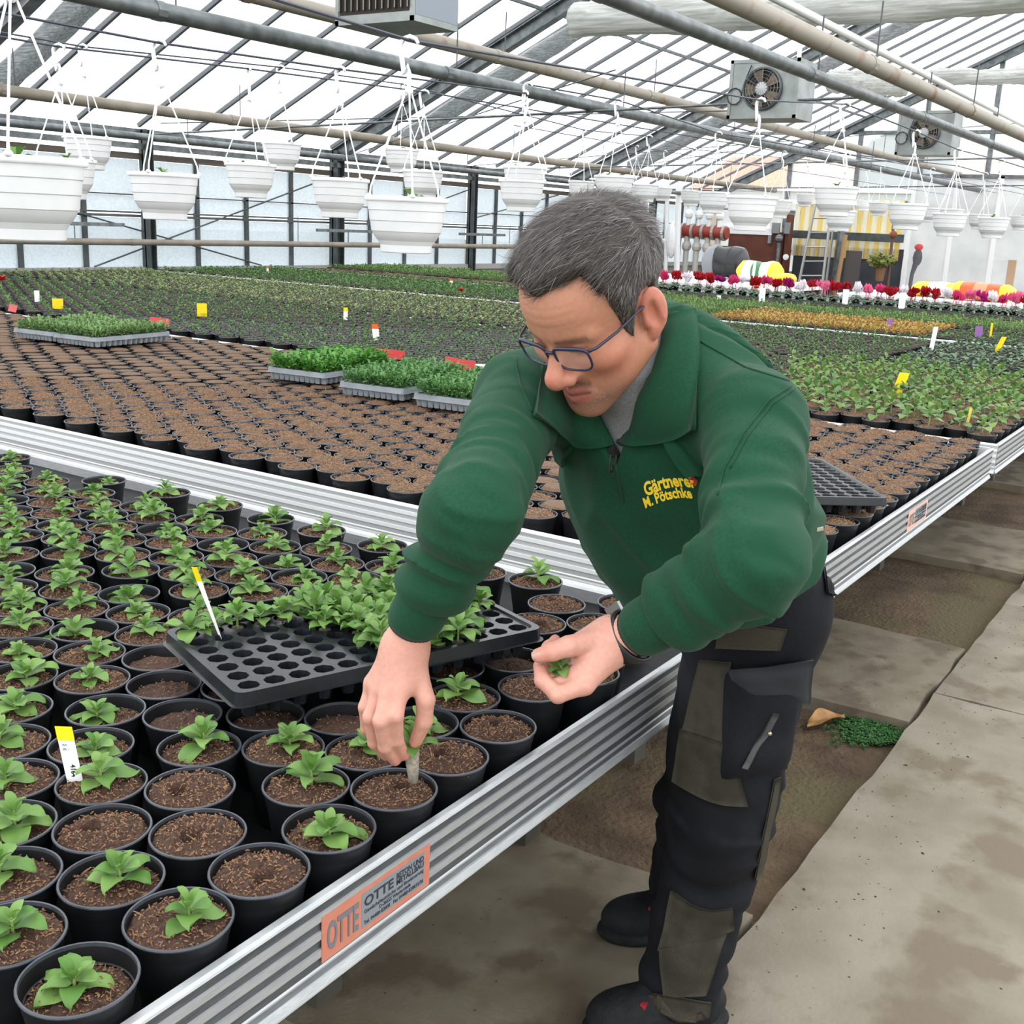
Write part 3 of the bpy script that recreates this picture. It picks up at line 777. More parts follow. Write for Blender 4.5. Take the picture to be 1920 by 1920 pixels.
# ---- plant makers for the joined far plants
def sprout(n, L, w, up, spread=1.0):
    def f(b, x, y, z, r):
        a = r.uniform(0, 6); s = r.uniform(.7, 1.25)
        for i in range(n):
            a += 2.4 + r.uniform(-.4, .4); lev = i / max(1, n - 1); l = L * s * r.uniform(.7, 1.15) * (1 - .35 * lev); e = up * (.35 + lev) * r.uniform(.7, 1.3)
            dx, dy = math.cos(a) * spread, math.sin(a) * spread; z0 = z + L * s * up * .45 * lev
            mx, my, mz = x + dx * l * .55, y + dy * l * .55, z0 + e * l * .7
            tx, ty, tz = x + dx * l, y + dy * l, z0 + e * l * .75 - l * .12
            ww = w * s
            b.add([(x, y, z0), (mx - dy * ww, my + dx * ww, mz), (tx, ty, tz), (mx + dy * ww, my - dx * ww, mz), (mx, my, mz - ww * .25)], [(0, 4, 1), (1, 4, 2), (2, 4, 3), (3, 4, 0)])
    return f
g_mid = mat('foliage_mid', (84, 128, 60), .6, c2=(112, 154, 84), scale=14, transl=.2)
g_pale = mat('foliage_pale', (128, 154, 96), .6, c2=(172, 188, 128), scale=16, transl=.2)
g_dark = mat('foliage_dark', (54, 86, 56), .6, c2=(82, 112, 82), scale=16, transl=.15)
g_lime = mat('foliage_lime', (98, 140, 66), .6, c2=(140, 174, 100), scale=12, transl=.2)
g_yel = mat('foliage_yellow', (200, 184, 92), .6, c2=(206, 150, 84), scale=16, transl=.2)
g_blue = mat('foliage_blue', (94, 122, 96), .6, c2=(120, 146, 112), scale=14, transl=.15)
m_dsoil = mat('dark_wet_soil', (58, 48, 44), .9, c2=(78, 64, 58), scale=120)

# ---- bench 3: leafy young plants near the aisle, smaller seedlings further in
lat3 = [p for p in lattice(4.80 + .08, 7.16 - .07, RY + .075, 11.9, .128, .004, 8) if vis(p[0], p[1], Zrim, 60)]
lat3.sort(key=lambda p: vis(p[0], p[1], Zrim)[2])
SQJ = [joined_plant(t, 'seedling', m_leafb) for t in SQT]
small_t = []
for i in range(5):
    bb = MB(); sprout(7, .036, .009, .8)(bb, 0, 0, 0, random.Random(i)); small_t.append(bb.mesh('seedling', leafmat('small_seedling_leaf', (76, 122, 58), (112, 156, 86))))
n_sq = n_sm = 0; rest3 = []
for p in lat3:
    u, v, d = vis(p[0], p[1], Zrim); r = random.Random(int(p[0] * 1000) * 7 + int(p[1] * 1000))
    if 985 < u < 1480: rest3.append(p); continue
    if u > 1480:
        if n_sq >= 190: rest3.append(p); continue
        n_sq += 1
        o = tag(link('potted_young_plant', pot_lo, None, (p[0], p[1], ZB), r.uniform(0, 6)), 'young plant with broad lobed leaves in a black pot on the third bench', 'potted plant', 'broad-leaved young plants on the third bench')
        link('soil', soil_dry[n_sq % 5], o); k = r.randrange(6)
        if n_sq <= 75: put_plant(o, SQT, SQS, k, (0, 0, .102), r.uniform(0, 6), r.uniform(.85, 1.15))
        else:
            q = link('seedling', SQJ[k], o); q.location = (0, 0, .102); q.rotation_euler = (0, 0, r.uniform(0, 6))
    else:
        if n_sm >= 290: rest3.append(p); continue
        n_sm += 1
        o = tag(link('potted_small_seedling', pot_lo, None, (p[0], p[1], ZB), r.uniform(0, 6)), 'small narrow-leaved seedling in a black pot behind the grey trays', 'potted plant', 'small seedlings on the third bench')
        link('soil', soil_far[n_sm % 3], o); q = link('seedling', small_t[r.randrange(5)], o); q.location = (0, 0, .10); q.rotation_euler = (0, 0, r.uniform(0, 6)); s = r.uniform(.8, 1.2); q.scale = (s, s, s)
far_pots([p for p in rest3], 'seedling_pots', 'dense rows of small green seedlings in black pots on the third bench', m_dsoil, 9, sprout(7, .040, .010, .8), 'seedlings', 4, mp=g_mid)

# ---- benches 4 to 6: blocks of different crops
def block(bx, y0, y1, name, label, maker, gm, sp=.11, fill=1.0, dx=(0, 0), soil=None, seed=0, s0=.9, hgt=.09, n=8):
    x0, x1 = bx
    L = [p for p in lattice(x0 + .08 + dx[0], x1 - .08 - dx[1], y0, y1, sp, .006, seed) if vis(p[0], p[1], ZB + .1, 60)]
    return far_pots(L, name, label, soil or m_dsoil, n, maker, 'seedlings', seed, fill, mp=gm, s0=s0, hgt=hgt)
b4, b5, b6 = bench_x[3], bench_x[4], bench_x[5]
block(b4, RY + .09, 2.05, 'seedling_pots', 'blue-green leafy young plants beside the tall white stake on the fourth bench', sprout(7, .055, .020, .7), g_blue, .125, seed=21)
block(b4, 2.17, 4.7, 'seedling_pots', 'tiny sparse seedlings in dark pots left of the blue-green plants', sprout(6, .044, .009, .8), g_mid, .115, .95, seed=22)
block(b4, 4.82, 11.9, 'seedling_pots', 'pale variegated seedlings in black pots on the fourth bench', sprout(7, .038, .012, .9), g_pale, .115, seed=23)
block(b5, RY + .09, 2.3, 'seedling_pots', 'neat mid-green rosettes in black pots by the mauve tags', sprout(7, .042, .013, .6), g_mid, .115, seed=24, dx=(0, .9))
block(b5, 2.4, 4.3, 'foliage_patch', 'golden yellow and orange foliage patch on the fifth bench', sprout(9, .05, .012, 1.0), g_yel, .08, seed=25, dx=(0, .9))
block(b5, RY + .09, 4.3, 'foliage_patch', 'bright green feathery foliage behind the golden patch', sprout(9, .055, .008, 1.3), g_lime, .085, seed=26, dx=(1.42, 0))
block(b5, 4.4, 6.3, 'foliage_patch', 'bright green feathery foliage reaching the bench front beside the golden patch', sprout(9, .055, .008, 1.3), g_lime, .085, seed=27)
block(b5, 6.4, 12.0, 'seedling_pots', 'grey-green seedlings in rows along the wall end of the fifth bench', sprout(7, .045, .012, .9), g_mid, .11, seed=28)
block(b6, RY + .09, 11.9, 'seedling_pots', 'strip of bare brown pots on the sixth bench', None, None, .12, seed=29, dx=(0, 1.85), soil=m_soil2)
block(b6, RY + .09, 6.85, 'seedling_pots', 'dark blue-green low seedlings in front of the cyclamens', sprout(8, .035, .012, .5), g_dark, .10, seed=30, dx=(.75, .95))
block(b6, 7.0, 12.0, 'foliage_patch', 'light green bushy seedlings at the wall end of the sixth bench', sprout(9, .05, .012, 1.0), g_lime, .10, seed=31, dx=(.75, .1))
# ================================================================ trays, tags, baskets, heaters, cyclamens
m_bpl = mat('black_tray_plastic', (30, 33, 38), .22, c2=(42, 45, 51), scale=20)
m_gtr = mat('grey_tray_plastic', (158, 166, 172), .45, c2=(140, 148, 154), scale=12)
def plug_tray(name, label, c, u, v, w, d, nu, nv, zb, depth, m, round_cells=True, cat='tray'):
    """cell tray: flange, skirt, deck pierced by cells, cell cups below; local frame u,v"""
    t = thing(name, label, cat, (c[0], c[1], zb)); 
    ang = math.atan2(u[1], u[0]); t.rotation_euler = (0, 0, ang)
    H = depth; sk = .022
    b = MB()
    o_ = [(-w / 2, -d / 2), (w / 2, -d / 2), (w / 2, d / 2), (-w / 2, d / 2)]
    def rrect(hw, hd, r=.018, k=4):
        pts = []
        for (sx, sy, a0) in ((1, -1, -PI / 2), (1, 1, 0), (-1, 1, PI / 2), (-1, -1, PI)):
            for i in range(k + 1):
                a = a0 + PI / 2 * i / k; pts.append((sx * (hw - r) + r * math.cos(a), sy * (hd - r) + r * math.sin(a)))
        return pts
    loops = [(rrect(w / 2 + .004, d / 2 + .004), H - sk), (rrect(w / 2, d / 2), H - sk + .001), (rrect(w / 2 - .002, d / 2 - .002), H), (rrect(w / 2 - .012, d / 2 - .012), H), (rrect(w / 2 - .014, d / 2 - .014), H - .004)]
    n = len(loops[0][0]); vs = [(p[0], p[1], z) for L, z in loops for p in L]
    fs = [(i * n + k, i * n + (k + 1) % n, (i + 1) * n + (k + 1) % n, (i + 1) * n + k) for i in range(4) for k in range(n)]
    b.add(vs, fs); smooth_angle(b.build('rim', m, t), 50)
    b = MB(); cu = (w - .028) / nu; cv = (d - .028) / nv; N = 8 if round_cells else 4
    cells = []
    for i in range(nu):
        for j in range(nv):
            x = -w / 2 + .014 + cu * (i + .5); y = -d / 2 + .014 + cv * (j + .5); cells.append((x, y))
            R = min(cu, cv) * .42
            sq = []; ci = []; cb = []
            for k in range(8):
                a = 2 * PI * k / 8 + PI / 8; ca, sa = math.cos(a), math.sin(a); mx = max(abs(ca) / cu, abs(sa) / cv) * 2
                sq.append((x + ca / mx, y + sa / mx, H - .004)); rr = R if round_cells else R * 1.12
                ci.append((x + rr * ca, y + rr * sa, H - .004)); cb.append((x + rr * .62 * ca, y + rr * .62 * sa, .001))
            corners = [(x + sx * cu / 2, y + sy * cv / 2, H - .004) for sx, sy in ((1, 1), (-1, 1), (-1, -1), (1, -1))]
            b.add(sq + ci + cb + corners, [(k, (k + 1) % 8, 8 + (k + 1) % 8, 8 + k) for k in range(8)] + [(8 + k, 8 + (k + 1) % 8, 16 + (k + 1) % 8, 16 + k) for k in range(8)] + [tuple(16 + k for k in range(8))] + [(0, 24, 1), (2, 25, 3), (4, 26, 5), (6, 27, 7)])
    b.build('cell_deck', m, t, fix=False)
    return t, cells
ZT = Zrim + .012
tray, cells = plug_tray('plug_tray', 'black plastic plug tray half emptied of seedlings resting on the pots', TRAY_C, TU, TV, .575, .315, 13, 7, ZT, .052, m_bpl)
ang = math.atan2(TU.y, TU.x)
m_plug = mat('root_plug', (96, 84, 70), .9, c2=(150, 140, 124), scale=160)
b = MB(); b.lathe([(.004, -.030), (.008, -.028), (.011, 0), (.0105, .001), (0.0005, .002)], 10); plug_me = b.mesh('root_plug', m_plug, True)
np_ = 0
for i in range(13):
    for j in range(7):
        empty = (i <= 4 and j <= 5) or (i == 5 and j <= 3) or (i >= 11 and j <= 2) or (i == 10 and j == 0)
        if empty: continue
        x, y = cells[i * 7 + j]; r = random.Random(900 + i * 7 + j)
        wx = TRAY_C.x + x * math.cos(ang) - y * math.sin(ang); wy = TRAY_C.y + x * math.sin(ang) + y * math.cos(ang)
        k = r.randrange(8); s = r.uniform(1.0, 1.3)
        t = thing('plug_seedling', 'leafy green plug seedling still growing in the black plug tray', 'seedling', (wx, wy, ZT + .049), 0, 'plug seedlings in the black tray')
        link('root_plug', plug_me, t, (0, 0, -.004))
        put_plant(t, TPL, STM, k, (0, 0, .002), r.uniform(0, 6), s); np_ += 1
# second black tray, empty, by the bench corner
u2 = Vector((.78, .62)); c2_ = onz(1670, 945, .745).xy + u2 * .265 + Vector((-.62, .78)) * .165
t2, _ = plug_tray('plug_tray', 'empty black cell tray lying on the soil pots behind the gardener', c2_, u2, None, .53, .32, 12, 7, Zrim + .016, .05, m_bpl, False)

# grey propagation trays packed with seedlings
tray_lab = ['grey tray of pale green seedlings farthest along the second bench', 'grey tray of pale green seedlings with a red label, ahead of the farthest one', 'grey tray of glossy bright green seedlings between the pale trays and the gardener', 'grey tray of seedlings with a leaning red label, overlapping the glossy one', 'grey tray of seedlings with a white card beside the gardener\'s shoulder']
FC = [onz(*p, Zrim + .05).xy for p in [(60, 632), (180, 640), (608, 708), (755, 738), (905, 762)]]
FC[0] = FC[1] + tV * .345 + tU * .02
for a_, b_ in ((3, 2), (4, 3)):
    g_ = (FC[b_] - FC[a_]).dot(tV)
    if g_ < 0.343 and a_ == 3: FC[2] += tV * (0.343 - g_)
    elif g_ < 0.343: FC[4] -= tV * (0.343 - g_)
for (c, k) in TRAYS:
    ctr = FC[k] + tU * (TW / 2) + tV * (TD / 2)
    t, cs = plug_tray('propagation_tray', tray_lab[k], ctr, tU, tV, TW, TD, 12, 8, Zrim + .016, .052, m_gtr, False)
    # cell cups visible under the rim
    b = MB()
    for i in range(14):
        for sgn in (-1, 1):
            x = -TW / 2 + .03 + (TW - .06) * i / 13; b.lathe([(.013, .0), (.018, .034)], 6, (x, sgn * (TD / 2 - .022), 0))
    for j in range(9):
        for sgn in (-1, 1):
            y = -TD / 2 + .05 + (TD - .10) * j / 8; b.lathe([(.013, .0), (.018, .034)], 6, (sgn * (TW / 2 - .022), y, 0))
    b.build('cell_cups', m_gtr, t)
    b = MB(); r = random.Random(70 + k); f = sprout(5, .040 if k < 2 else .046, .006 if k != 2 else .0085, 1.1)
    for i in range(34):
        for j in range(23):
            f(b, -TW / 2 + .02 + (TW - .04) * i / 33 + r.uniform(-.006, .006), -TD / 2 + .02 + (TD - .04) * j / 22 + r.uniform(-.006, .006), .046 + r.uniform(0, .012), r)
    g = [mat('tray_green_pale', (112, 150, 84), .6, c2=(142, 176, 110), scale=30, transl=.2), mat('tray_green_bright', (78, 142, 50), .5, c2=(112, 176, 74), scale=30, transl=.2), mat('tray_green_mid', (84, 138, 70), .6, c2=(116, 166, 96), scale=30, transl=.2)]
    o = b.build('seedlings', g[(0, 0, 1, 2, 2)[k]], t); o['kind'] = 'stuff'

# ---- plant labels ------------------------------------------------
def m_tag(c): return mat('label_%d_%d_%d' % c, c, .45)
YEL, WHI, ORA, RED, MAU = (240, 212, 10), (244, 245, 246), (222, 96, 24), (206, 24, 16), (168, 112, 190)
def stake(px, py, wpx, hpx, z, body, label, top=None, ztip=None, lean=0.0, yaw=None, zbot=None, txt=None, topfrac=.3, bend=0):
    """plastic label pushed into the soil; (px,py) is its foot on the plane z"""
    q = onz(px, py, z); d = (RM.T @ (np.array(q) - CC))[2]; w = wpx * d / F; h = hpx * d / F
    a = math.atan2(-q.y, -q.x) if yaw is None else yaw
    t = thing('plant_label', label, 'plant label', (q.x, q.y, q.z), a - PI / 2 + PI)
    # local: plate in xz, facing +y... towards the viewer side of the house
    sh = lambda zz: lean * zz
    def plate(z0, z1, ww, m, name, tip=False):
        b = MB(); th = .0006
        pts = [(-ww / 2 + sh(z0), z0), (ww / 2 + sh(z0), z0), (ww / 2 + sh(z1), z1), (-ww / 2 + sh(z1), z1)]
        if tip: pts = [(sh(z0 - .03), z0 - .03)] + [pts[1], pts[2], pts[3], pts[0]]
        b.prism(pts, 'y', -th, th); return b.build(name, m, t)
    zt = h * (1 - topfrac) if top else h
    plate(0, zt, w, m_tag(body), 'blade', True)
    if top: plate(zt, h, w, m_tag(top), 'coloured_end')
    return t, w, h
zs = Zrim - .004
stake(109, 580, 19, 20, zs, YEL, 'square yellow label between the pale grey trays and the wall')
stake(379, 595, 18, 26, zs, YEL, 'upright yellow card label among the small seedlings left of the glossy tray')
stake(70, 567, 9, 22, zs, WHI, 'plain white label among the seedlings left of the square yellow label')
stake(648, 601, 8, 24, zs, WHI, 'narrow white label with a yellow top end in the small seedlings', YEL)
stake(706, 638, 12, 30, zs, WHI, 'white label with an orange end in the small seedlings', ORA, lean=-.12)
stake(1428, 566, 11, 26, zs, WHI, 'white label in feathery green foliage next to the orange bloom')
stake(1584, 569, 11, 26, zs, WHI, 'white label in feathery green foliage behind the golden patch')
stake(1690, 577, 12, 28, zs, WHI, 'white label in the feathery foliage right behind the golden patch edge')
stake(1746, 655, 8, 42, zs, WHI, 'tall narrow white label among the blue-green plants', lean=.08)
stake(1667, 617, 9, 20, zs, MAU, 'mauve label at the front of the golden foliage patch')
stake(1834, 630, 13, 18, zs, MAU, 'mauve square label among the neat rosettes')
stake(1857, 630, 4, 24, zs, YEL, 'thin yellow label stick beside the mauve square label')
stake(1870, 656, 9, 25, zs, YEL, 'leaning yellow label among the blue-green plants', lean=.35)
stake(1680, 740, 18, 42, zs, YEL, 'large yellow label leaning among the broad-leaved young plants', lean=.25)
stake(1812, 800, 5, 36, zs, (222, 190, 80), 'thin straw-coloured stick in a front pot of the broad-leaved plants', lean=.1)
stake(1410, 532, 5, 42, zs, WHI, 'tall thin white stake in front of the cyclamens', lean=.05)
stake(502, 512, 4, 12, zs, WHI, 'tiny orange-tipped label near the polycarbonate wall', ORA)
stake(1347, 566, 8, 12, zs, WHI, 'short white label above the gardener\'s back')
stake(846, 533, 6, 9, zs, WHI, 'small white label with orange end near the red bloom', ORA)
# red labels lying on the grey trays, white card
def card(pxa, pxb, z, hgt, m, label, tilt=.3):
    a = onz(*pxa, z); c = onz(*pxb, z); b = MB(); u = (c - a); n = Vector((-u.y, u.x, 0)).normalized(); up = Vector((0, 0, hgt)) + n * hgt * tilt
    th = n * .0008
    b.add([tuple(p) for p in (a - th, c - th, c + up - th, a + up - th, a + th, c + th, c + up + th, a + up + th)], [(0, 1, 2, 3), (7, 6, 5, 4), (0, 4, 5, 1), (1, 5, 6, 2), (2, 6, 7, 3), (3, 7, 4, 0)])
    return tag(b.build('plant_label', m), label, 'plant label')
card((832, 686), (888, 696), .745, .046, m_tag(RED), 'long red label leaning in the tray beside the gardener\'s arm')
card((702, 669), (757, 675), .745, .044, m_tag(RED), 'long red label half hidden behind the glossy seedlings')
card((279, 608), (316, 613), .745, .046, m_tag(RED), 'long red label on the pale seedlings tray')
card((888, 724), (930, 726), .735, .09, m_tag(WHI), 'white card standing in the tray beside the gardener\'s shoulder', .9)
card((15, 583), (30, 586), .745, .044, m_tag(RED), 'short red label on the farthest pale tray')
# big white label with a yellow end in the front bench pot
q = onz(140, 1462, ZB + .105)
t = thing('plant_label', 'white label with yellow end and printed number standing in a front pot', 'plant label', tuple(q), 0)
axu = Vector((-.03 - .55 * .10, .10, 0)); 
ux = Vector((RM[0, 0], RM[1, 0], 0)).normalized(); nn = Vector((-RM[0, 2], -RM[1, 2], 0)).normalized()
upv = (Vector((0, 0, 1)) * .97 - ux * .19 + nn * -.10).normalized(); fr = ux.cross(upv).normalized()
def lab_plate(u0, u1, v0, v1, m, name, off=0.0, parent=None, th=.0005):
    b = MB(); vs = []
    for o_ in (off, off - th * 2):
        for (a_, c_) in ((u0, v0), (u1, v0), (u1, v1), (u0, v1)): vs.append(tuple(ux * a_ + upv * c_ + fr * o_))
    b.add(vs, [(0, 1, 2, 3), (7, 6, 5, 4), (0, 4, 5, 1), (1, 5, 6, 2), (2, 6, 7, 3), (3, 7, 4, 0)]); return b.build(name, m, parent or t)
blade = lab_plate(-.011, .011, -.02, .056, m_tag(WHI), 'blade')
lab_plate(-.0115, .0115, .056, .076, m_tag(YEL), 'coloured_end')
Rt = Matrix((ux, upv, fr)).transposed().to_4x4()
def lab_text(txt, size, u, v, rot, bold=0.0):
    me = text_mesh(txt, size, mat('label_ink', (40, 40, 44), .7), .00015, bold); o = link('print', me, blade)
    o.matrix_local = Matrix.Translation(ux * u + upv * v + fr * .0006) @ Rt @ Matrix.Rotation(rot, 4, 'Z')
lab_text('WK 1', .0045, -.007, .048, 0); lab_text('05/25', .005, -.007, .042, 0)
lab_text('4164', .009, -.001, .022, -PI / 2, .0003)
# label stick pushed into the tray corner
pa = onz(412, 1192, ZT + .046); _D = float((RM.T @ (np.array(pa) - CC))[2]); pc = onD(364, 1064, _D * .975)
t = thing('plant_label', 'slim white label stick with yellow tip stuck in the black plug tray', 'plant label', tuple(pa))
d_ = pc - pa; sx_ = Vector((RM[0, 0], RM[1, 0], RM[2, 0])) * .0042; fy = d_.cross(sx_).normalized() * .0007
def stick(a_, c_, m, nm):
    b = MB(); vs = []
    for o_ in (fy, -fy):
        for p in (d_ * a_ - sx_ * (.5 + .5 * min(1, a_ * 5)), d_ * a_ + sx_ * (.5 + .5 * min(1, a_ * 5)), d_ * c_ + sx_, d_ * c_ - sx_): vs.append(tuple(p + o_))
    b.add(vs, [(0, 1, 2, 3), (7, 6, 5, 4), (0, 4, 5, 1), (1, 5, 6, 2), (2, 6, 7, 3), (3, 7, 4, 0)]); b.build(nm, m, t)
stick(-.05, .8, m_tag(WHI), 'blade'); stick(.8, 1.0, m_tag(YEL), 'coloured_end')
# single blooms
def bloom(px, py, z, r, c, label):
    q = onz(px, py, z); t = thing('flower', label, 'flower', (q.x, q.y, z)); b = MB(); rr = random.Random(px)
    for i in range(14):
        a = 2.4 * i; e = .2 + .06 * i; p = Vector((math.cos(a) * math.cos(e), math.sin(a) * math.cos(e), math.sin(e))) * r
        s = Vector((-math.sin(a), math.cos(a), 0)) * r * .55
        b.add([(0, 0, 0), tuple(p * .7 - s), tuple(p * 1.2), tuple(p * .7 + s)], [(0, 1, 2, 3)])
    b.build('petals', mat('petal_%d' % px, c, .6, transl=.2), t); b = MB(); b.tube([(0, 0, -.07), (0, 0, 0)], .003, 5); b.build('stem', m_stem, t)
bloom(1418, 541, .80, .045, (226, 92, 40), 'single orange bloom by the tall thin white stake')
bloom(864, 546, .80, .035, (214, 50, 34), 'single red bloom left of the gardener\'s head')
bloom(2, 526, .80, .05, (206, 40, 36), 'red bloom by the polycarbonate wall')

# ---- hanging baskets ----------------------------------------------
m_bask = mat('white_basket', (246, 247, 248), .35, c2=(240, 241, 242), scale=12, transl=.25)
m_line = mat('white_hanger', (246, 247, 248), .4)
BR = .125
prof = [(.070, -.160), (.074, -.1605), (.0765, -.158), (.0775, -.132), (.079, -.130), (.089, -.122), (.099, -.106), (.1020, -.100), (.1042, -.0985), (.1075, -.0705), (.1080, -.070), (.1098, -.0685), (.1125, -.0405), (.1130, -.040), (.1148, -.0385), (.1165, -.015), (.1175, -.014), (.1235, -.013), (.1250, -.010), (.1250, .0), (.1225, .001), (.1150, -.004), (.1120, -.03), (.100, -.10), (.07, -.150)]
b = MB(); b.lathe(prof, 40); b.disc(.0705, -.159, 40); b_hi = smooth_me(b.mesh('bowl', m_bask), 25)
b = MB(); b.disc(.112, -.022, 24); b_soil = b.mesh('soil', m_soil)
hookpts = [(0, 0, .30), (0, 0, .345), (.004, 0, .365), (.016, 0, 0.343), (.026, 0, .402), (.028, 0, .422), (.018, 0, .438), (0, 0, .444), (-.018, 0, .438), (-.026, 0, .425)]
b = MB(); b.tube(hookpts, [.006, .007, .0075, .0075, .0075, .0075, .007, .007, .006, .005], 8); b.lathe([(.004, .285), (.013, .292), (.013, .300), (.005, .306)], 8); b_hook = smooth_me(b.mesh('hook', m_line), 60)
straps = []
for k in range(3):
    a = 2 * PI * k / 3; b = MB(); b.tube([(.121 * math.cos(a), .121 * math.sin(a), -.004), (.116 * math.cos(a), .116 * math.sin(a), .03), (.010 * math.cos(a), .010 * math.sin(a), .292)], [.004, .0028, .0026], 6)
    b.ball((.122 * math.cos(a), .122 * math.sin(a), .002), (.009, .009, .007), 8, 5); straps.append(b.mesh('strap', m_line, True))
bk = [(40, 295, 2.12), (122, 298, 4.25), (164, 257, 5.2), (307, 325, 3.36), (469.5, 307, 4.25), (528, 268, 5.2), (638, 335, 3.36), (763, 370, 2.18), (793, 320, 4.25), (753, 280, 5.3), (979, 338, 3.4), (984, 313, 3.6), (1091, 340, 5.3), (1152, 330, 3.45), (1212, 346, 5.1), (1243, 352, 6.6), (1297, 358, 5.5), (1339, 360, 3.75), (1411, 368, 2.15), (1462, 376, 4.0), (1511, 364, 5.4), (1569, 350, 2.12), (1577, 395, 3.0), (1622, 375, 5.5), (1648, 380, 4.3), (1703, 382, 2.02), (1740, 390, 3.5), (1782, 400, 2.02), (1838, 402, 2.85), (1864, 408, 1.95), (1915, 405, 2.6), (1785, 392, 2.95), (1190, 350, 6.2)]
sprig = []
for i in range(4):
    bb = MB(); sprout(8, .045, .012, .9)(bb, 0, 0, 0, random.Random(50 + i)); sprig.append(bb.mesh('sprig', m_leaf, True))
b_labels = {0: 'big white hanging basket close to the camera on the lowest wire', 7: 'large white hanging basket hanging in front of two smaller-looking ones', 18: 'large white hanging basket in front of the red manifold pipe', 21: 'white hanging basket in front of the dark tree with a second basket below it'}
lines = {}
for i, (px, py, Y) in enumerate(bk):
    q = onY(px, py, Y); r = random.Random(400 + i); a = r.uniform(0, 6)
    row_ = 'nearest the aisle' if Y < 2.5 else 'second from the aisle' if Y < 3.8 else 'third from the aisle' if Y < 4.7 else 'farthest from the aisle'
    has = r.random() < .75
    lab = b_labels.get(i, 'white hanging basket %s on the wire %s' % ('with a green sprig' if has else 'without foliage', row_))
    t = thing('hanging_basket', lab, 'hanging basket', tuple(q), 0, 'white hanging baskets on the wires')
    link('bowl', b_hi, t, None, a); link('soil', b_soil, t)
    for s_ in straps: link('strap', s_, t, None, a)
    link('hook', b_hook, t, None, PI / 2 + r.uniform(-.5, .5))
    if has:
        o = link('sprig', sprig[i % 4], t, (r.uniform(-.05, .05), r.uniform(-.05, .05), -.02), r.uniform(0, 6)); s_ = r.uniform(.7, 1.1); o.scale = (s_, s_, s_)
    key = min((2.1, 2.8, 3.4, 4.25, 5.3), key=lambda k: abs(k - Y)) if Y < 6 else 6.6
    lines.setdefault(key, []).append(q + Vector((0, 0, .434)))
for key, pts in lines.items():
    pts.sort(key=lambda p: p.x); out = []
    for p in pts:
        if not out or p.x - out[-1].x > .25: out.append(p)
    p0 = out[0]; out = [Vector((p0.x - 2.5, p0.y, p0.z))] + out + [Vector((GX - .4, out[-1].y, out[-1].z + .1))]
    b = MB(); b.tube(out, .0045, 6); tag(b.build('hanging_wire', mat('cable', (72, 76, 92), .5)), {2.1: 'dark cable carrying the basket row nearest the aisle', 2.8: 'dark cable carrying baskets far down between the first two rows', 3.4: 'dark cable carrying the second row of baskets', 4.25: 'dark cable carrying the third row of baskets', 5.3: 'dark cable carrying the fourth row of baskets', 6.6: 'dark cable carrying the few farthest baskets'}[key], 'cable')

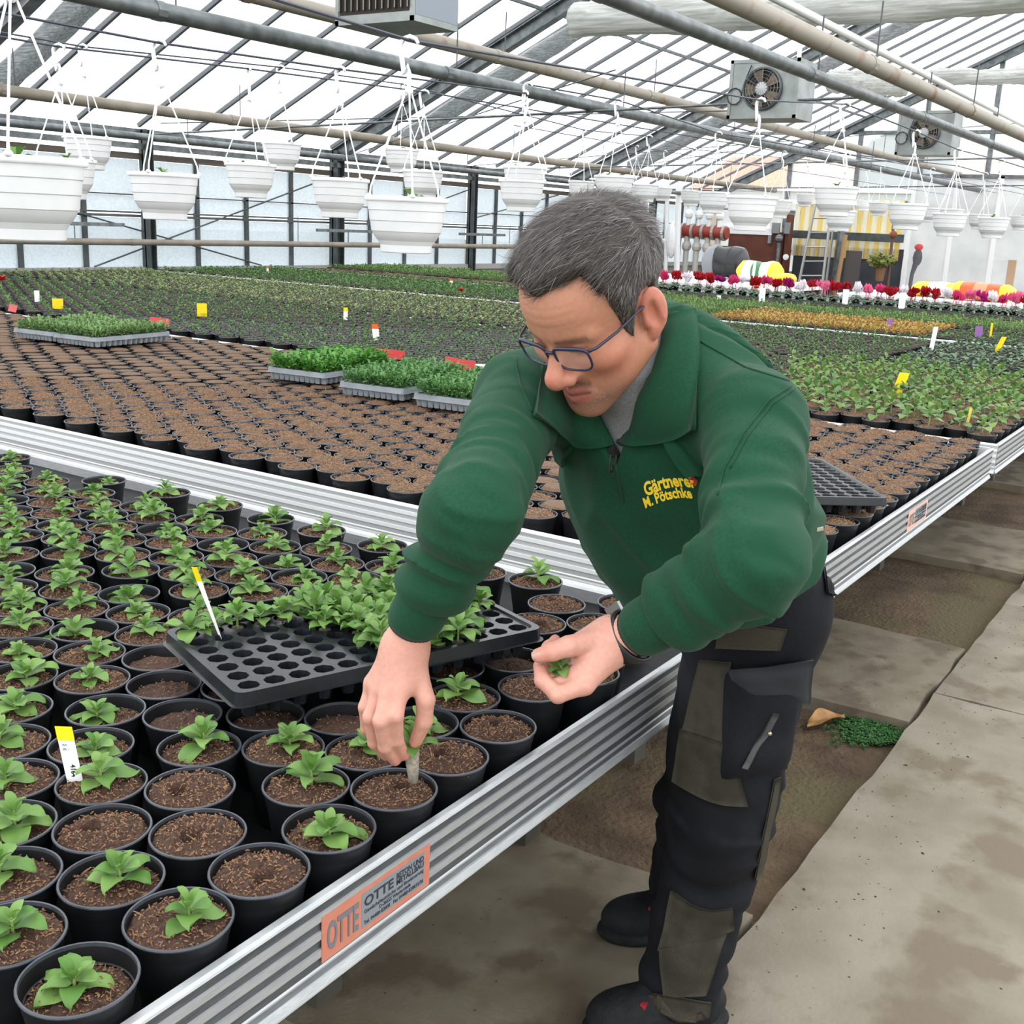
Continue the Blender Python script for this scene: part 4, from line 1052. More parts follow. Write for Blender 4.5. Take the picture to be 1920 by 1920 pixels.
# ---- fan heaters ----------------------------------------------------
m_heat = mat('heater_sheet', (176, 182, 180), .45, .45, c2=(150, 156, 154), scale=6)
m_hblue = mat('heater_panel', (150, 160, 170), .5, .3)
def heater(px, py, D, label, fan=True, w=.65, h=.50, dp=.42):
    q = onD(px, py, D); t = thing('fan_heater', label, 'fan heater', tuple(q))
    b = MB(); b.bb((-dp / 2, -w / 2, -h / 2), (dp / 2, w / 2, h / 2)); b.build('casing', m_heat, t)
    b = MB()
    for (y0, z0, y1, z1) in ((-w / 2, -h / 2, w / 2, -h / 2 + .03), (-w / 2, h / 2 - .03, w / 2, h / 2), (-w / 2, -h / 2, -w / 2 + .03, h / 2), (w / 2 - .03, -h / 2, w / 2, h / 2)): b.bb((-dp / 2 - .008, y0, z0), (-dp / 2, y1, z1))
    b.build('frame', m_heat, t)
    x = -dp / 2
    if fan:
        c = (x, -.0, .0)
        b = MB(); b.lathe([(.185, .0), (.185, .03), (.165, .035), (.16, -.0)], 28, c, (0, 1, 0), (0, 0, 1), (-1, 0, 0)); b.build('fan_ring', m_dark, t)
        b = MB(); b.lathe([(.16, .002), (.0005, .002)], 28, c, (0, 1, 0), (0, 0, 1), (-1, 0, 0)); b.build('fan_opening', mat('fan_hole', (58, 50, 44), .8), t)
        b = MB(); b.lathe([(.06, .0), (.055, .045), (.0005, .05)], 16, c, (0, 1, 0), (0, 0, 1), (-1, 0, 0)); b.build('motor', mat('motor', (196, 198, 200), .4, .5), t)
        for k in range(5):
            a = 2 * PI * k / 5; b = MB(); u = Vector((0, math.cos(a), math.sin(a))); v = Vector((0, -math.sin(a), math.cos(a))); p = Vector(c)
            b.add([tuple(p + u * .05 - v * .02 + Vector((-.012, 0, 0))), tuple(p + u * .15 - v * .06 + Vector((-.012, 0, 0))), tuple(p + u * .155 + v * .05 + Vector((-.028, 0, 0))), tuple(p + u * .05 + v * .02 + Vector((-.028, 0, 0)))], [(0, 1, 2, 3)]); b.build('fan_blade', mat('fan_blade', (150, 128, 104), .5), t)
        b = MB()
        for rr in (.06, .09, .12, .15, .175): b.tube([(x - .045, rr * math.cos(2 * PI * k / 24), rr * math.sin(2 * PI * k / 24)) for k in range(24)], .003, 4, closed=True)
        for k in range(6): a = PI * k / 6; b.tube([(x - .045, -.18 * math.cos(a), -.18 * math.sin(a)), (x - .045, .18 * math.cos(a), .18 * math.sin(a))], .003, 4)
        b.build('fan_guard', m_galv, t)
        b = MB(); b.tube([(x - .02, .12, .2), (x - .03, .17, .05), (x - .02, .20, -.08)] + [(x - .02, .26 + .07 * math.cos(a_), -.06 + .07 * math.sin(a_)) for a_ in [PI + .6 * k for k in range(11)]], .006, 5); b.build('cable_loop', mat('black_cable', (46, 48, 52), .6), t)
    else:
        for k in range(12):
            y = -w / 2 + .045 + (w - .09) * k / 11; b = MB(); b.box((x - .012, y, .02), (.035, .006, h - .12), Matrix.Rotation(.5, 3, 'Z')); b.build('louvre', mat('louvre', (150, 152, 142), .5, .4), t)
        b = MB(); b.bb((x - .002, -w / 2 + .04, -h / 2 + .06), (x, w / 2 - .04, h / 2 - .05)); b.build('louvre_opening', mat('fan_hole', (58, 50, 44), .8), t)
        b = MB(); b.bb((-dp / 2 + .01, -w / 2 - .002, -h / 2 + .04), (dp / 2, -w / 2, h / 2)); b.build('side_panel', m_hblue, t)
    b = MB(); b.tube([(0, -w / 2 + .1, h / 2), (0, -w / 2 + .1, h / 2 + .18)], .022, 8); b.tube([(0, -w / 2 + .1, h / 2 + .17), (.25, -w / 2 + .1, h / 2 + .17)], .022, 8); b.build('pipe_stub', m_whitep, t)
    return t
heater(745, -22, 7.4, 'grey louvred fan heater hanging at the top beside the rusty cream pipe', False, .66, .50, .46)
heater(1447, 172, 10.2, 'grey fan heater with wire guard and black cable loop')
heater(1742, 252, 13.6, 'grey fan heater hanging in front of the gable wall')

# ---- cyclamens --------------------------------------------------------
m_cyl = mat('cyclamen_leaf', (62, 92, 66), .5, c2=(150, 168, 146), scale=55, lo=.5, hi=.62)
cols = {'red': (206, 24, 44), 'pink': (224, 66, 128), 'magenta': (200, 36, 140), 'white': (246, 240, 244), 'crimson': (184, 18, 40), 'rose': (236, 120, 160)}
def flower_mesh(c):
    b = MB()
    for i in range(5):
        a = 2 * PI * i / 5; u = Vector((math.cos(a), math.sin(a), 0)); v = Vector((-math.sin(a), math.cos(a), 0))
        b.add([tuple(u * .006), tuple(u * .022 + v * .014 + Vector((0, 0, .016))), tuple(u * .016 + Vector((0, 0, .046))), tuple(u * .022 - v * .014 + Vector((0, 0, .016)))], [(0, 1, 2, 3)])
    b.tube([(0, 0, 0), (.003, 0, -.03), (.002, 0, -.065)], .0015, 4)
    return b.mesh('flower', mat('cyclamen_' + c, cols[c], .5, transl=.25))
fm = {c: flower_mesh(c) for c in cols}
b = MB(); r = random.Random(5)
for i in range(46):
    a = 2.4 * i; d = .028 + .085 * math.sqrt(i / 46); z = .13 - .05 * (i / 46) ; s = .034
    u = Vector((math.cos(a), math.sin(a), -.35)).normalized(); v = Vector((-math.sin(a), math.cos(a), 0)); p = Vector((math.cos(a) * d, math.sin(a) * d, z + r.uniform(-.01, .01)))
    b.add([tuple(p - u * s * .5), tuple(p - u * s * .3 + v * s * .7), tuple(p + u * s * .7 + v * s * .45), tuple(p + u * s), tuple(p + u * s * .7 - v * s * .45), tuple(p - u * s * .3 - v * s * .7), tuple(p + Vector((0, 0, .006)))], [(0, 6, 1), (1, 6, 2), (2, 6, 3), (3, 6, 4), (4, 6, 5), (5, 6, 0)])
cyl_leaf = b.mesh('foliage', m_cyl)
seq = ['pink', 'red', 'white', 'red', 'red', 'magenta', 'pink', 'white', 'red', 'pink', 'red', 'magenta', 'white', 'red', 'rose', 'red', 'crimson', 'white', 'rose', 'pink', 'red', 'white', 'crimson', 'red', 'red', 'white', 'pink', 'rose', 'magenta', 'white', 'pink', 'rose', 'red', 'white', 'pink', 'crimson', 'magenta', 'white', 'crimson']
for i in range(34):
    px = 1245 + 21.3 * i
    py = 523 + (px - 1250) * .058; q = onX(px, py, 14.46 if i % 2 else 14.14); q.z = ZB
    if i in (22, 26, 32): q.x -= .02
    c = seq[i]; r = random.Random(800 + i)
    t = thing('potted_cyclamen', 'potted cyclamen with %s flowers in the row along the far bench' % c, 'potted plant', tuple(q), r.uniform(0, 6), 'cyclamens in the far row')
    link('pot', pot_lo, t); o = link('foliage', cyl_leaf, t, (0, 0, .02)); o.scale = (.82, .82, 1.0)
    for k in range(r.randint(7, 11)):
        o = link('flower', fm[c], t, (r.uniform(-.045, .045), r.uniform(-.045, .045), .21 + r.uniform(-.02, .05)), r.uniform(0, 6)); o.rotation_euler = (r.uniform(-.25, .25), r.uniform(-.25, .25), r.uniform(0, 6)); s = r.uniform(1.4, 2.0); o.scale = (s, s, s)

# ---- things by the gable wall ------------------------------------------
def gp(px, py, X): return onX(px, py, X)
XG = GX - 1.2
def gbox(name, label, cat, x0, y0, x1, y1, m, X=XG, th=.1, lean=0.0, parent=None, extra=None):
    """upright box filling a patch of the far end, standing from z = 0 upward where its foot is hidden"""
    a = gp(x0, y1, X); c = gp(x1, y0, X); z0, z1 = min(a.z, c.z), max(a.z, c.z)
    b = MB(); b.bb((X, min(a.y, c.y), z0), (X + th, max(a.y, c.y), z1)); o = b.build(name, m, parent)
    if label: tag(o, label, cat)
    return o
def gbox_f(name, label, cat, x0, y0, x1, y1, m, X=XG, th=.1):
    a = gp(x0, y1, X); c = gp(x1, y0, X); b = MB(); b.bb((X, min(a.y, c.y), -.04), (X + th, max(a.y, c.y), max(a.z, c.z))); return tag(b.build(name, m), label, cat)
# striped awning curtain: stripes as separate fabric panels
t = thing('striped_curtain', 'yellow and white striped curtain hanging on the gable wall', 'curtain')
a = gp(1484, 470, GX - .25); c = gp(1696, 385, GX - .25); ny = 22
for k in range(ny):
    y0 = a.y + (c.y - a.y) * k / ny; y1 = a.y + (c.y - a.y) * (k + 1) / ny
    b = MB(); n = 5; la = []; lb = []
    for i in range(n):
        y = y0 + (y1 - y0) * i / (n - 1); xw = GX - .25 + .012 * math.sin(k + i * 1.3); la.append((xw, y, .95)); lb.append((xw + .02, y, c.z + .1))
    b.sheet(la, lb); b.build('stripe', mat('stripe_yellow', (250, 222, 140), .8, transl=.4) if k % 2 else mat('stripe_cream', (252, 246, 226), .8, transl=.4), t)
gbox('curtain_rail', None, None, 1482, 440, 1695, 446, m_dark, GX - .4, .04, parent=t)
gbox_f('wall_board', 'dark grey board wall below the striped curtain', 'board', 1484, 468, 1694, 515, mat('board_dark', (74, 80, 88), .7, c2=(60, 66, 74), scale=3), GX - .22, .05)
# boiler with brown casing and grey control boxes
t = thing('boiler', 'brown boiler casing with grey control boxes and thin wiring', 'boiler')
def gpart(nm, x0, y0, x1, y1, m, X, th): return gbox(nm, None, None, x0, y0, x1, y1, m, X, th, parent=t)
m_brown = mat('brown_casing', (118, 62, 44), .6, c2=(98, 50, 36), scale=3)
gpart('casing', 1360, 436, 1470, 520, m_brown, XG, .6); gpart('side_column', 1464, 402, 1482, 520, m_brown, XG, .3)
gpart('lid', 1352, 428, 1448, 437, m_whitep, XG - .03, .66)
gpart('tank', 1346, 396, 1446, 428, m_whitep, XG + .05, .5)
for (x0, y0, x1, y1) in ((1446, 418, 1462, 437), (1470, 417, 1481, 438), (1439, 441, 1446, 456)): gpart('control_box', x0, y0, x1, y1, mat('control_grey', (150, 154, 158), .5), XG - .08, .07)
p = gp(1461, 455, XG - .1); b = MB(); b.tube([p, Vector((p.x, p.y, 0))], .05, 8); b.ball(gp(1461, 447, XG - .1), .1, 10, 6); b.build('pump', m_galv, t)
p = gp(1474, 482, XG - .1); b = MB(); b.lathe([(.07, .0), (.07, .04), (.0005, .045)], 14, p, (0, 1, 0), (0, 0, 1), (-1, 0, 0)); b.build('gauge', m_whitep, t)
# red manifold with white valves and pipes
XG = GX - 3.4
t = thing('pipe_manifold', 'red manifold pipe with white valves and pipework at the wall corner', 'pipework')
pa, pb = gp(1279, 432, XG), gp(1364, 438, XG)
b = MB(); b.tube([pa, pb], .14, 14); smooth_angle(b.build('manifold', mat('red_oxide', (168, 66, 52), .5), t))
for k in range(5):
    u = (k + .1) / 4.4; q = pa.lerp(pb, u)
    b = MB(); d = (pb - pa).normalized() * .03; b.tube([q - d, q + d], .175, 14); b.build('flange', mat('grey_flange', (190, 182, 174), .5, .3), t)
    if k < 4:
        q = pa.lerp(pb, (k + .55) / 4.4)
        b = MB(); b.tube([q + Vector((0, 0, .1)), q + Vector((0, 0, .9))], .055, 8); b.ball(q + Vector((0, 0, .38)), (.12, .1, .12), 8, 6); b.build('valve', m_whitep, t)
        b = MB(); b.tube([q - Vector((0, 0, .1)), (q.x, q.y, 0)], .07, 8); b.ball(q - Vector((0, 0, .35)), (.13, .12, .13), 8, 6); b.build('pump', mat('pump_white', (216, 212, 206), .5), t)
        b = MB(); b.tube([q + Vector((-.1, 0, .55)), q + Vector((-.1, .0, .75))], .02, 6); b.tube([q + Vector((-.12, -.09, .75)), q + Vector((-.12, .09, .75))], .02, 6); b.build('handwheel', m_dark, t)
t = thing('white_pipework', 'tall white pipes with a side branch at the end of the polycarbonate wall', 'pipework')
for (x0, y0, y1, r_) in ((1252, 330, 520, .05), (1273, 345, 520, .07)):
    a = gp(x0, y0, XG - .4); c = gp(x0 - 3, y1, XG - .4); b = MB(); b.tube([a, Vector((a.x, c.y, 0))], r_, 10); b.build('riser', m_whitep, t)
a, c = gp(1225, 452, XG - .4), gp(1262, 452, XG - .4); b = MB(); b.tube([a, c], .06, 10); b.ball(gp(1260, 450, XG - .4), (.13, .13, .42), 10, 8); b.build('branch', m_whitep, t)
# ladder
XG = GX - 1.2
t = thing('ladder', 'grey aluminium stepladder leaning before the striped curtain', 'ladder')
def glin(name, p0, p1, X, r_, m, par):
    a = gp(*p0, X); c = gp(*p1, X - .25); k_ = (a.z + .04) / (a.z - c.z); b = MB(); b.tube([a, a + (c - a) * k_], r_, 6); return b.build(name, m, par)
m_ladd = mat('ladder_alu', (190, 192, 190), .4, .6)
glin('stile', (1529, 382), (1503, 506), XG - .1, .035, m_ladd, t); glin('stile', (1560, 382), (1545, 506), XG - .1, .035, m_ladd, t); glin('stile', (1566, 400), (1552, 506), XG + .1, .03, m_ladd, t)
for k in range(5):
    y = 409 + k * 27; x0 = 1529 - (y - 382) * .21; x1 = 1560 - (y - 382) * .121; X = XG - .1 - .25 * (y - 382) / 124; b = MB(); b.tube([gp(x0, y, X), gp(x1, y, X)], .02, 6); b.build('rung', m_ladd, t)
t = thing('support_post', 'weathered steel post standing beside the ladder', 'post')
b = MB(); a = gp(1583, 395, XG); c = gp(1565, 520, XG); b.tube([a, (c.x, c.y, 0)], .09, 4); b.build('shaft', m_galv, t)
b = MB(); a = gp(1586, 440, XG - .2); c = gp(1570, 510, XG - .2); b.tube([a, (c.x, c.y, -.04)], .05, 4); tag(b.build('wooden_lath', mat('lath', (196, 158, 110), .7)), 'long wooden lath leaning against the steel post', 'lath')
gbox_f('panel_board', 'dark grey-brown board leaning below the striped curtain', 'board', 1582, 471, 1616, 512, mat('board_brown', (92, 84, 86), .6), XG - .1, .05)
t = thing('water_stand', 'rusty standpipe with tap in front of the curtain', 'standpipe')
a = gp(1676, 415, XG); c = gp(1668, 515, XG); b = MB(); b.tube([a, (c.x, c.y, 0)], .035, 8); b.build('pipe', mat('rust_dark', (126, 92, 72), .7), t); b = MB(); b.ball(gp(1675, 440, XG - .05), .09, 8, 6); b.build('valve', mat('rust_red', (150, 86, 58), .7), t)
t = thing('potted_shrub', 'small straggly olive plant in a clay pot near the standpipe', 'potted plant', tuple(gp(1652, 498, XG - .3)))
leaf_cloud('foliage', (0, 0, .12), .30, .16, 260, mat('olive_leaf', (132, 138, 62), .6), 9, .07, t); b = MB(); b.lathe([(.09, -.35), (.12, -.05), (.10, -.05)], 12); b.build('pot', mat('clay_pot', (150, 108, 78), .8), t)
# white wall leaves / sheeting on the right
t = thing('sliding_door', 'wide white translucent sliding door sheet on the gable wall', 'door')
a = gp(1694, 520, GX - .5); c = gp(1880, 335, GX - .5)
b = MB(); b.bb((GX - .5, c.y - 1.0, .05), (GX - .46, a.y, c.z)); b.build('sheet', mat('door_sheet', (246, 247, 247), .5, transl=.5, transp=.25, c2=(234, 236, 236), scale=3), t)
for y in (a.y, (a.y + c.y) / 2, c.y): b = MB(); b.bb((GX - .54, y - .05, .02), (GX - .44, y + .05, c.z + .05)); b.build('stile', m_whitep, t)
b = MB(); b.bb((GX - .54, c.y - 1.0, c.z), (GX - .44, a.y, c.z + .08)); b.build('head_rail', m_galv, t)
# sacks
def sack(name, label, px, py, X, l, w, h, parts, seed):
    q = gp(px, py, X); q.z = max(q.z, .0); t = thing(name, label, 'sack', tuple(q)); k = len(parts)
    for i, m in enumerate(parts):
        b = MB(); nu, nv = 10, 14; vs = []
        for a_ in range(nu + 1):
            u = (i + a_ / nu) / k; 
            for c_ in range(nv):
                th = 2 * PI * c_ / nv; e = min(1, 5 * min(u, 1 - u) + .45)
                rr = e * (1 + .16 * nz3((u * 4, math.cos(th) * 1.5, math.sin(th) * 1.5 + seed)))
                vs.append((w / 2 * rr * math.cos(th), (u - .5) * -l, h / 2 * rr * math.sin(th) + h / 2))
        b.add(vs, [(x * nv + c_, x * nv + (c_ + 1) % nv, (x + 1) * nv + (c_ + 1) % nv, (x + 1) * nv + c_) for x in range(nu) for c_ in range(nv)] + [tuple(range(nv)), tuple(nu * nv + c_ for c_ in range(nv))])
        b.build('sack_section', m, t, smooth=True)
    return t
mY = mat('sack_yellow', (244, 208, 50), .4); mW = mat('sack_white', (240, 240, 238), .4); mO = mat('sack_orange', (240, 96, 40), .4); mP = mat('sack_peach', (248, 150, 112), .4); mG = mat('sack_green', (74, 146, 90), .4)
XS = 16.2
# low table that the sacks lie on
t = thing('pallet_table', 'low white table behind the cyclamens carrying sacks', 'table')
for y0, y1 in ((2.6, 5.0), (6.0, 9.2)):
    b = MB(); b.bb((XS - .6, y0, .62), (XS + 2.2, y1, .70)); b.build('top', m_whitep, t)
    for x_ in (XS - .5, XS + 2.1):
        for y_ in (y0 + .15, y1 - .15): b = MB(); b.bb((x_ - .04, y_ - .04, -.05), (x_ + .04, y_ + .04, .62)); b.build('leg', m_galv, t)
def on_table(tt, z=.702): tt.location.z = z; return tt
on_table(sack('fertiliser_sack', 'yellow and white fertiliser sack lying behind the cyclamens', 1768, 500, XS + .2, .72, .45, .20, [mY, mW, mY], 1))
on_table(sack('fertiliser_sack', 'orange and peach fertiliser sack with yellow ends behind the cyclamens', 1848, 505, XS, .82, .45, .24, [mY, mO, mP, mO, mY], 2))
on_table(sack('peat_sack', 'white and yellow sack with green print beside the black bag', 1428, 478, XS + 1.2, .72, .5, .32, [mY, mW, mG, mW, mY], 3))
on_table(sack('peat_sack', 'bright yellow sack peeking out beside the white sack', 1470, 488, XS + .6, .4, .4, .18, [mY], 4))
for k in (0, 1):
    pass
t = sack('rubbish_bag', 'crumpled black plastic bag with a grey film edge behind the cyclamens', 1362, 478, XS + 1.7, .75, .6, .52, [mat('bag_grey', (150, 154, 160), .4), mat('bag_black', (40, 42, 46), .3), mat('bag_black', (40, 42, 46), .3)], 6); on_table(t)
gbox_f('plank_board', 'upright brown board beside the orange sack', 'board', 1886, 488, 1906, 520, mat('brown_board', (178, 150, 122), .8), XS + 1.0, .04)
# hose handle with red knob
t = thing('hose_reel', 'dark hose holder with a red knob standing before the white door', 'hose holder')
q = gp(1722, 470, XS + 1.5); b = MB(); b.tube([(q.x, q.y + .08, -.04), (q.x, q.y + .05, q.z - .35), (q.x, q.y, q.z - .12)], [.025, .03, .05], 8); b.ball((q.x, q.y, q.z - .10), (.05, .07, .13), 10, 6); b.build('holder', mat('dark_plastic', (70, 68, 74), .5), t)
b = MB(); b.ball((q.x, q.y, q.z + .05), (.05, .065, .05), 10, 6); b.build('knob', mat('red_knob', (196, 52, 56), .5), t)
# dry leaf and green moss beside the slab
t = None
q = onz(1548, 1352, -.02); b = MB(); vs = []; nl, nw = 14, 6
for i in range(nl + 1):
    u = i / nl
    for j in range(nw + 1):
        s = (j / nw - .5) * 2; w = .038 * (math.sin(PI * u ** 1.3) ** .7) + (.003 if u < .25 else 0)
        vs.append(((u - .5) * .17, s * w, .012 + .022 * math.sin(PI * u) - .016 * (1 - abs(s)) * math.sin(PI * u) + .004 * math.sin(9 * u + 3 * s)))
b.add(vs, [(i * (nw + 1) + j, (i + 1) * (nw + 1) + j, (i + 1) * (nw + 1) + j + 1, i * (nw + 1) + j + 1) for i in range(nl) for j in range(nw)])
o = b.build('dry_leaf', mat('dry_leaf', (196, 150, 92), .7, c2=(160, 112, 64), scale=30), None, True, (q.x, q.y, -.03), math.radians(-22)); tag(o, 'curled dry brown leaf lying on the earth by the slab edge', 'leaf')
b = MB(); r = random.Random(3); f = sprout(5, .012, .004, .8)
for i in range(1500):
    while True:
        px, py = r.gauss(1640, 32), r.gauss(1362, 17)
        if py < 1400: break
    q = onz(px, py, -.035)
    if q.y < .715: continue
    f(b, q.x, q.y, -.042 + .01 * r.random(), r)
tag(b.build('moss_patch', mat('moss', (46, 98, 44), .8, c2=(70, 124, 58), scale=60)), 'patch of low dark green moss growing at the slab edge', 'moss', kind='stuff')

# crumbs of soil and small debris dropped along the aisle
b = MB(); r = random.Random(77)
for i in range(900):
    x = r.uniform(.9, 5.5); y = r.choice((r.uniform(-.9, .69), r.gauss(.6, .08), r.uniform(.74, 1.6)))
    if y > .70 and not any(a_ + .02 < x < c_ - .02 for a_, c_ in ((1.30, 2.145), (3.40, 4.21), (5.40, 6.25))): continue
    if .695 < y < .735: continue
    q_ = r.uniform(.0012, .0038) * (2.2 if r.random() < .05 else 1); t_ = r.uniform(0, 6.3)
    c_, s_ = math.cos(t_) * q_, math.sin(t_) * q_
    b.add([(x + c_, y + s_, .0004), (x - s_ * .7, y + c_ * .7, .0004), (x - c_, y - s_, .0004), (x + s_ * .7, y - c_ * .7, .0004), (x, y, q_ * .6)], [(0, 1, 4), (1, 2, 4), (2, 3, 4), (3, 0, 4)])
tag(b.build('soil_crumbs', mat('crumb', (72, 58, 44), .95)), 'scattered dark soil crumbs on the concrete beside the bench', 'soil crumbs', kind='stuff')
# ================================================================ the gardener
# ---- signed-distance modelling toolkit (numpy) ----
def _v(*a): return np.array(a, dtype=np.float32)
def smin(a, b, k):
    h = np.clip(.5 + .5 * (b - a) / k, 0, 1); return b * (1 - h) + a * h - k * h * (1 - h)
def smax(a, b, k): return -smin(-a, -b, k)
def rcone(P, a, b, r1, r2):
    a = np.asarray(a, np.float32); b = np.asarray(b, np.float32); ba = b - a; pa = P - a
    t = np.clip(pa @ ba / (ba @ ba), 0, 1); d = pa - t[:, None] * ba
    return np.sqrt((d * d).sum(1)) - (r1 + (r2 - r1) * t)
def ball_(P, c, r):
    d = P - np.asarray(c, np.float32); return np.sqrt((d * d).sum(1)) - r
def ell(P, c, r):
    q = P - np.asarray(c, np.float32); r = np.asarray(r, np.float32)
    k0 = np.sqrt(((q / r) ** 2).sum(1)); k1 = np.sqrt(((q / (r * r)) ** 2).sum(1)) + 1e-9
    return k0 * (k0 - 1) / k1
_perm = np.random.RandomState(3).permutation(256)
def vnoise(P):
    """smooth value noise, about -1..1"""
    i = np.floor(P).astype(np.int64); f = (P - i).astype(np.float32); f = f * f * (3 - 2 * f)
    def h(dx, dy, dz):
        return _perm[(_perm[(_perm[(i[:, 0] + dx) & 255] + i[:, 1] + dy) & 255] + i[:, 2] + dz) & 255].astype(np.float32) / 127.5 - 1
    x, y, z = f[:, 0], f[:, 1], f[:, 2]
    def lp(a, b, t): return a + (b - a) * t
    return lp(lp(lp(h(0, 0, 0), h(1, 0, 0), x), lp(h(0, 1, 0), h(1, 1, 0), x), y), lp(lp(h(0, 0, 1), h(1, 0, 1), x), lp(h(0, 1, 1), h(1, 1, 1), x), y), z)
def nets(fn, lo, hi, h, S=6, slack=1.35):
    """surface nets over a box, evaluating only blocks near the surface"""
    lo = np.asarray(lo, np.float32); hi = np.asarray(hi, np.float32)
    nb = np.ceil((hi - lo) / (h * S)).astype(int) + 1
    n = nb * S
    g = [lo[k] + h * (np.arange(nb[k]) * S + (S - 1) / 2) for k in range(3)]
    X, Y, Z = np.meshgrid(*g, indexing='ij'); cen = np.stack([X.ravel(), Y.ravel(), Z.ravel()], 1).astype(np.float32)
    fc = fn(cen); act = np.abs(fc) < h * S * .87 * slack + .006
    A = np.where(fc < 0, -1.0, 1.0).astype(np.float32).reshape(nb)
    full = np.repeat(np.repeat(np.repeat(A, S, 0), S, 1), S, 2)
    idx = np.argwhere(act.reshape(nb))
    o = np.stack(np.meshgrid(np.arange(S), np.arange(S), np.arange(S), indexing='ij'), -1).reshape(-1, 3)
    I = (idx[:, None, :] * S + o[None]).reshape(-1, 3)
    P = (lo + I * h).astype(np.float32); val = np.empty(len(P), np.float32)
    for s in range(0, len(P), 400000): val[s:s + 400000] = fn(P[s:s + 400000])
    full[I[:, 0], I[:, 1], I[:, 2]] = val
    f = full; ins = f < 0
    c = np.zeros(np.array(f.shape) - 1, np.int8)
    for dx in (0, 1):
        for dy in (0, 1):
            for dz in (0, 1): c += ins[dx:f.shape[0] - 1 + dx, dy:f.shape[1] - 1 + dy, dz:f.shape[2] - 1 + dz]
    cell = np.argwhere((c > 0) & (c < 8)); ids = -np.ones(c.shape, np.int64); ids[cell[:, 0], cell[:, 1], cell[:, 2]] = np.arange(len(cell))
    acc = np.zeros((len(cell), 3)); cnt = np.zeros(len(cell))
    cor = [(a, b_, d) for a in (0, 1) for b_ in (0, 1) for d in (0, 1)]
    for a in range(8):
        for b_ in range(a + 1, 8):
            if sum(abs(cor[a][k] - cor[b_][k]) for k in range(3)) != 1: continue
            ca = cell + cor[a]; cb = cell + cor[b_]
            va = f[ca[:, 0], ca[:, 1], ca[:, 2]]; vb = f[cb[:, 0], cb[:, 1], cb[:, 2]]
            m = (va < 0) != (vb < 0); t = va[m] / (va[m] - vb[m])
            acc[m] += np.array(cor[a]) + t[:, None] * (np.array(cor[b_]) - np.array(cor[a])); cnt[m] += 1
    V = lo + h * (cell + acc / cnt[:, None])
    Fs = []
    for ax in range(3):
        sl0 = [slice(None)] * 3; sl1 = [slice(None)] * 3; sl0[ax] = slice(0, -1); sl1[ax] = slice(1, None)
        e0 = ins[tuple(sl0)]; e1 = ins[tuple(sl1)]
        ed = np.argwhere(e0 != e1); u, w = (ax + 1) % 3, (ax + 2) % 3
        ok = (ed[:, u] > 0) & (ed[:, w] > 0) & (ed[:, u] < c.shape[u]) & (ed[:, w] < c.shape[w]); ed = ed[ok]
        sg = e0[ed[:, 0], ed[:, 1], ed[:, 2]]
        def cid(du, dw):
            q = ed.copy(); q[:, u] += du; q[:, w] += dw; return ids[q[:, 0], q[:, 1], q[:, 2]]
        a, b_, cc, d = cid(-1, -1), cid(0, -1), cid(0, 0), cid(-1, 0)
        quad = np.stack([a, b_, cc, d], 1); quad[~sg] = quad[~sg][:, ::-1]
        Fs.append(quad[(quad >= 0).all(1)])
    return V, np.concatenate(Fs)
def relax(V, Fq, it=2, w=.5):
    for _ in range(it):
        acc = np.zeros_like(V); cnt = np.zeros(len(V))
        for k in range(4):
            a = Fq[:, k]; b_ = Fq[:, (k + 1) % 4]
            np.add.at(acc, a, V[b_]); np.add.at(acc, b_, V[a]); np.add.at(cnt, a, 1); np.add.at(cnt, b_, 1)
        V = V * (1 - w) + w * acc / np.maximum(cnt, 1)[:, None]
    return V
def np_mesh(name, V, Fq, mats, cols=None):
    me = bpy.data.meshes.new(name)
    me.vertices.add(len(V)); me.vertices.foreach_set('co', np.asarray(V, np.float32).ravel())
    n = len(Fq); me.loops.add(n * 4); me.loops.foreach_set('vertex_index', Fq.astype(np.int32).ravel())
    me.polygons.add(n); me.polygons.foreach_set('loop_start', np.arange(0, n * 4, 4, dtype=np.int32))
    try: me.polygons.foreach_set('loop_total', np.full(n, 4, np.int32))
    except Exception: pass
    me.polygons.foreach_set('use_smooth', np.ones(n, bool))
    me.update(calc_edges=True); me.validate()
    for m in (mats if isinstance(mats, (list, tuple)) else [mats]): me.materials.append(m)
    if cols is not None:
        ca = me.color_attributes.new('col', 'FLOAT_COLOR', 'POINT'); c4 = np.ones((len(V), 4), np.float32); c4[:, :3] = cols; ca.data.foreach_set('color', c4.ravel())
    return me
def bvh_of(V, Fq): return BVHTree.FromPolygons([tuple(map(float, p)) for p in V], [tuple(map(int, q)) for q in Fq])
def hit(bvh, px, py):
    w = Vector(wray(px, py)).normalized(); r = bvh.ray_cast(Vector(CC), w)
    return r[0], r[1]
def lin3(c): return np.array(lin(c)[:3], np.float32) * .77
def A3(v): return np.array(v, np.float32)
def PX(x, y, D): return A3(onD(x, y, D))

person = thing('person', 'person in green zip sweatshirt and glasses bending over the bench to plant seedlings', 'person', (1.80, .68, 0))
PB = Matrix.Translation(-Vector((1.80, .68, 0)))
def plink(name, me, parent=None):
    """link a mesh built in world coordinates under the person"""
    if parent is None:
        me.transform(PB); return link(name, me, person)
    me.transform(PB); return link(name, me, parent)

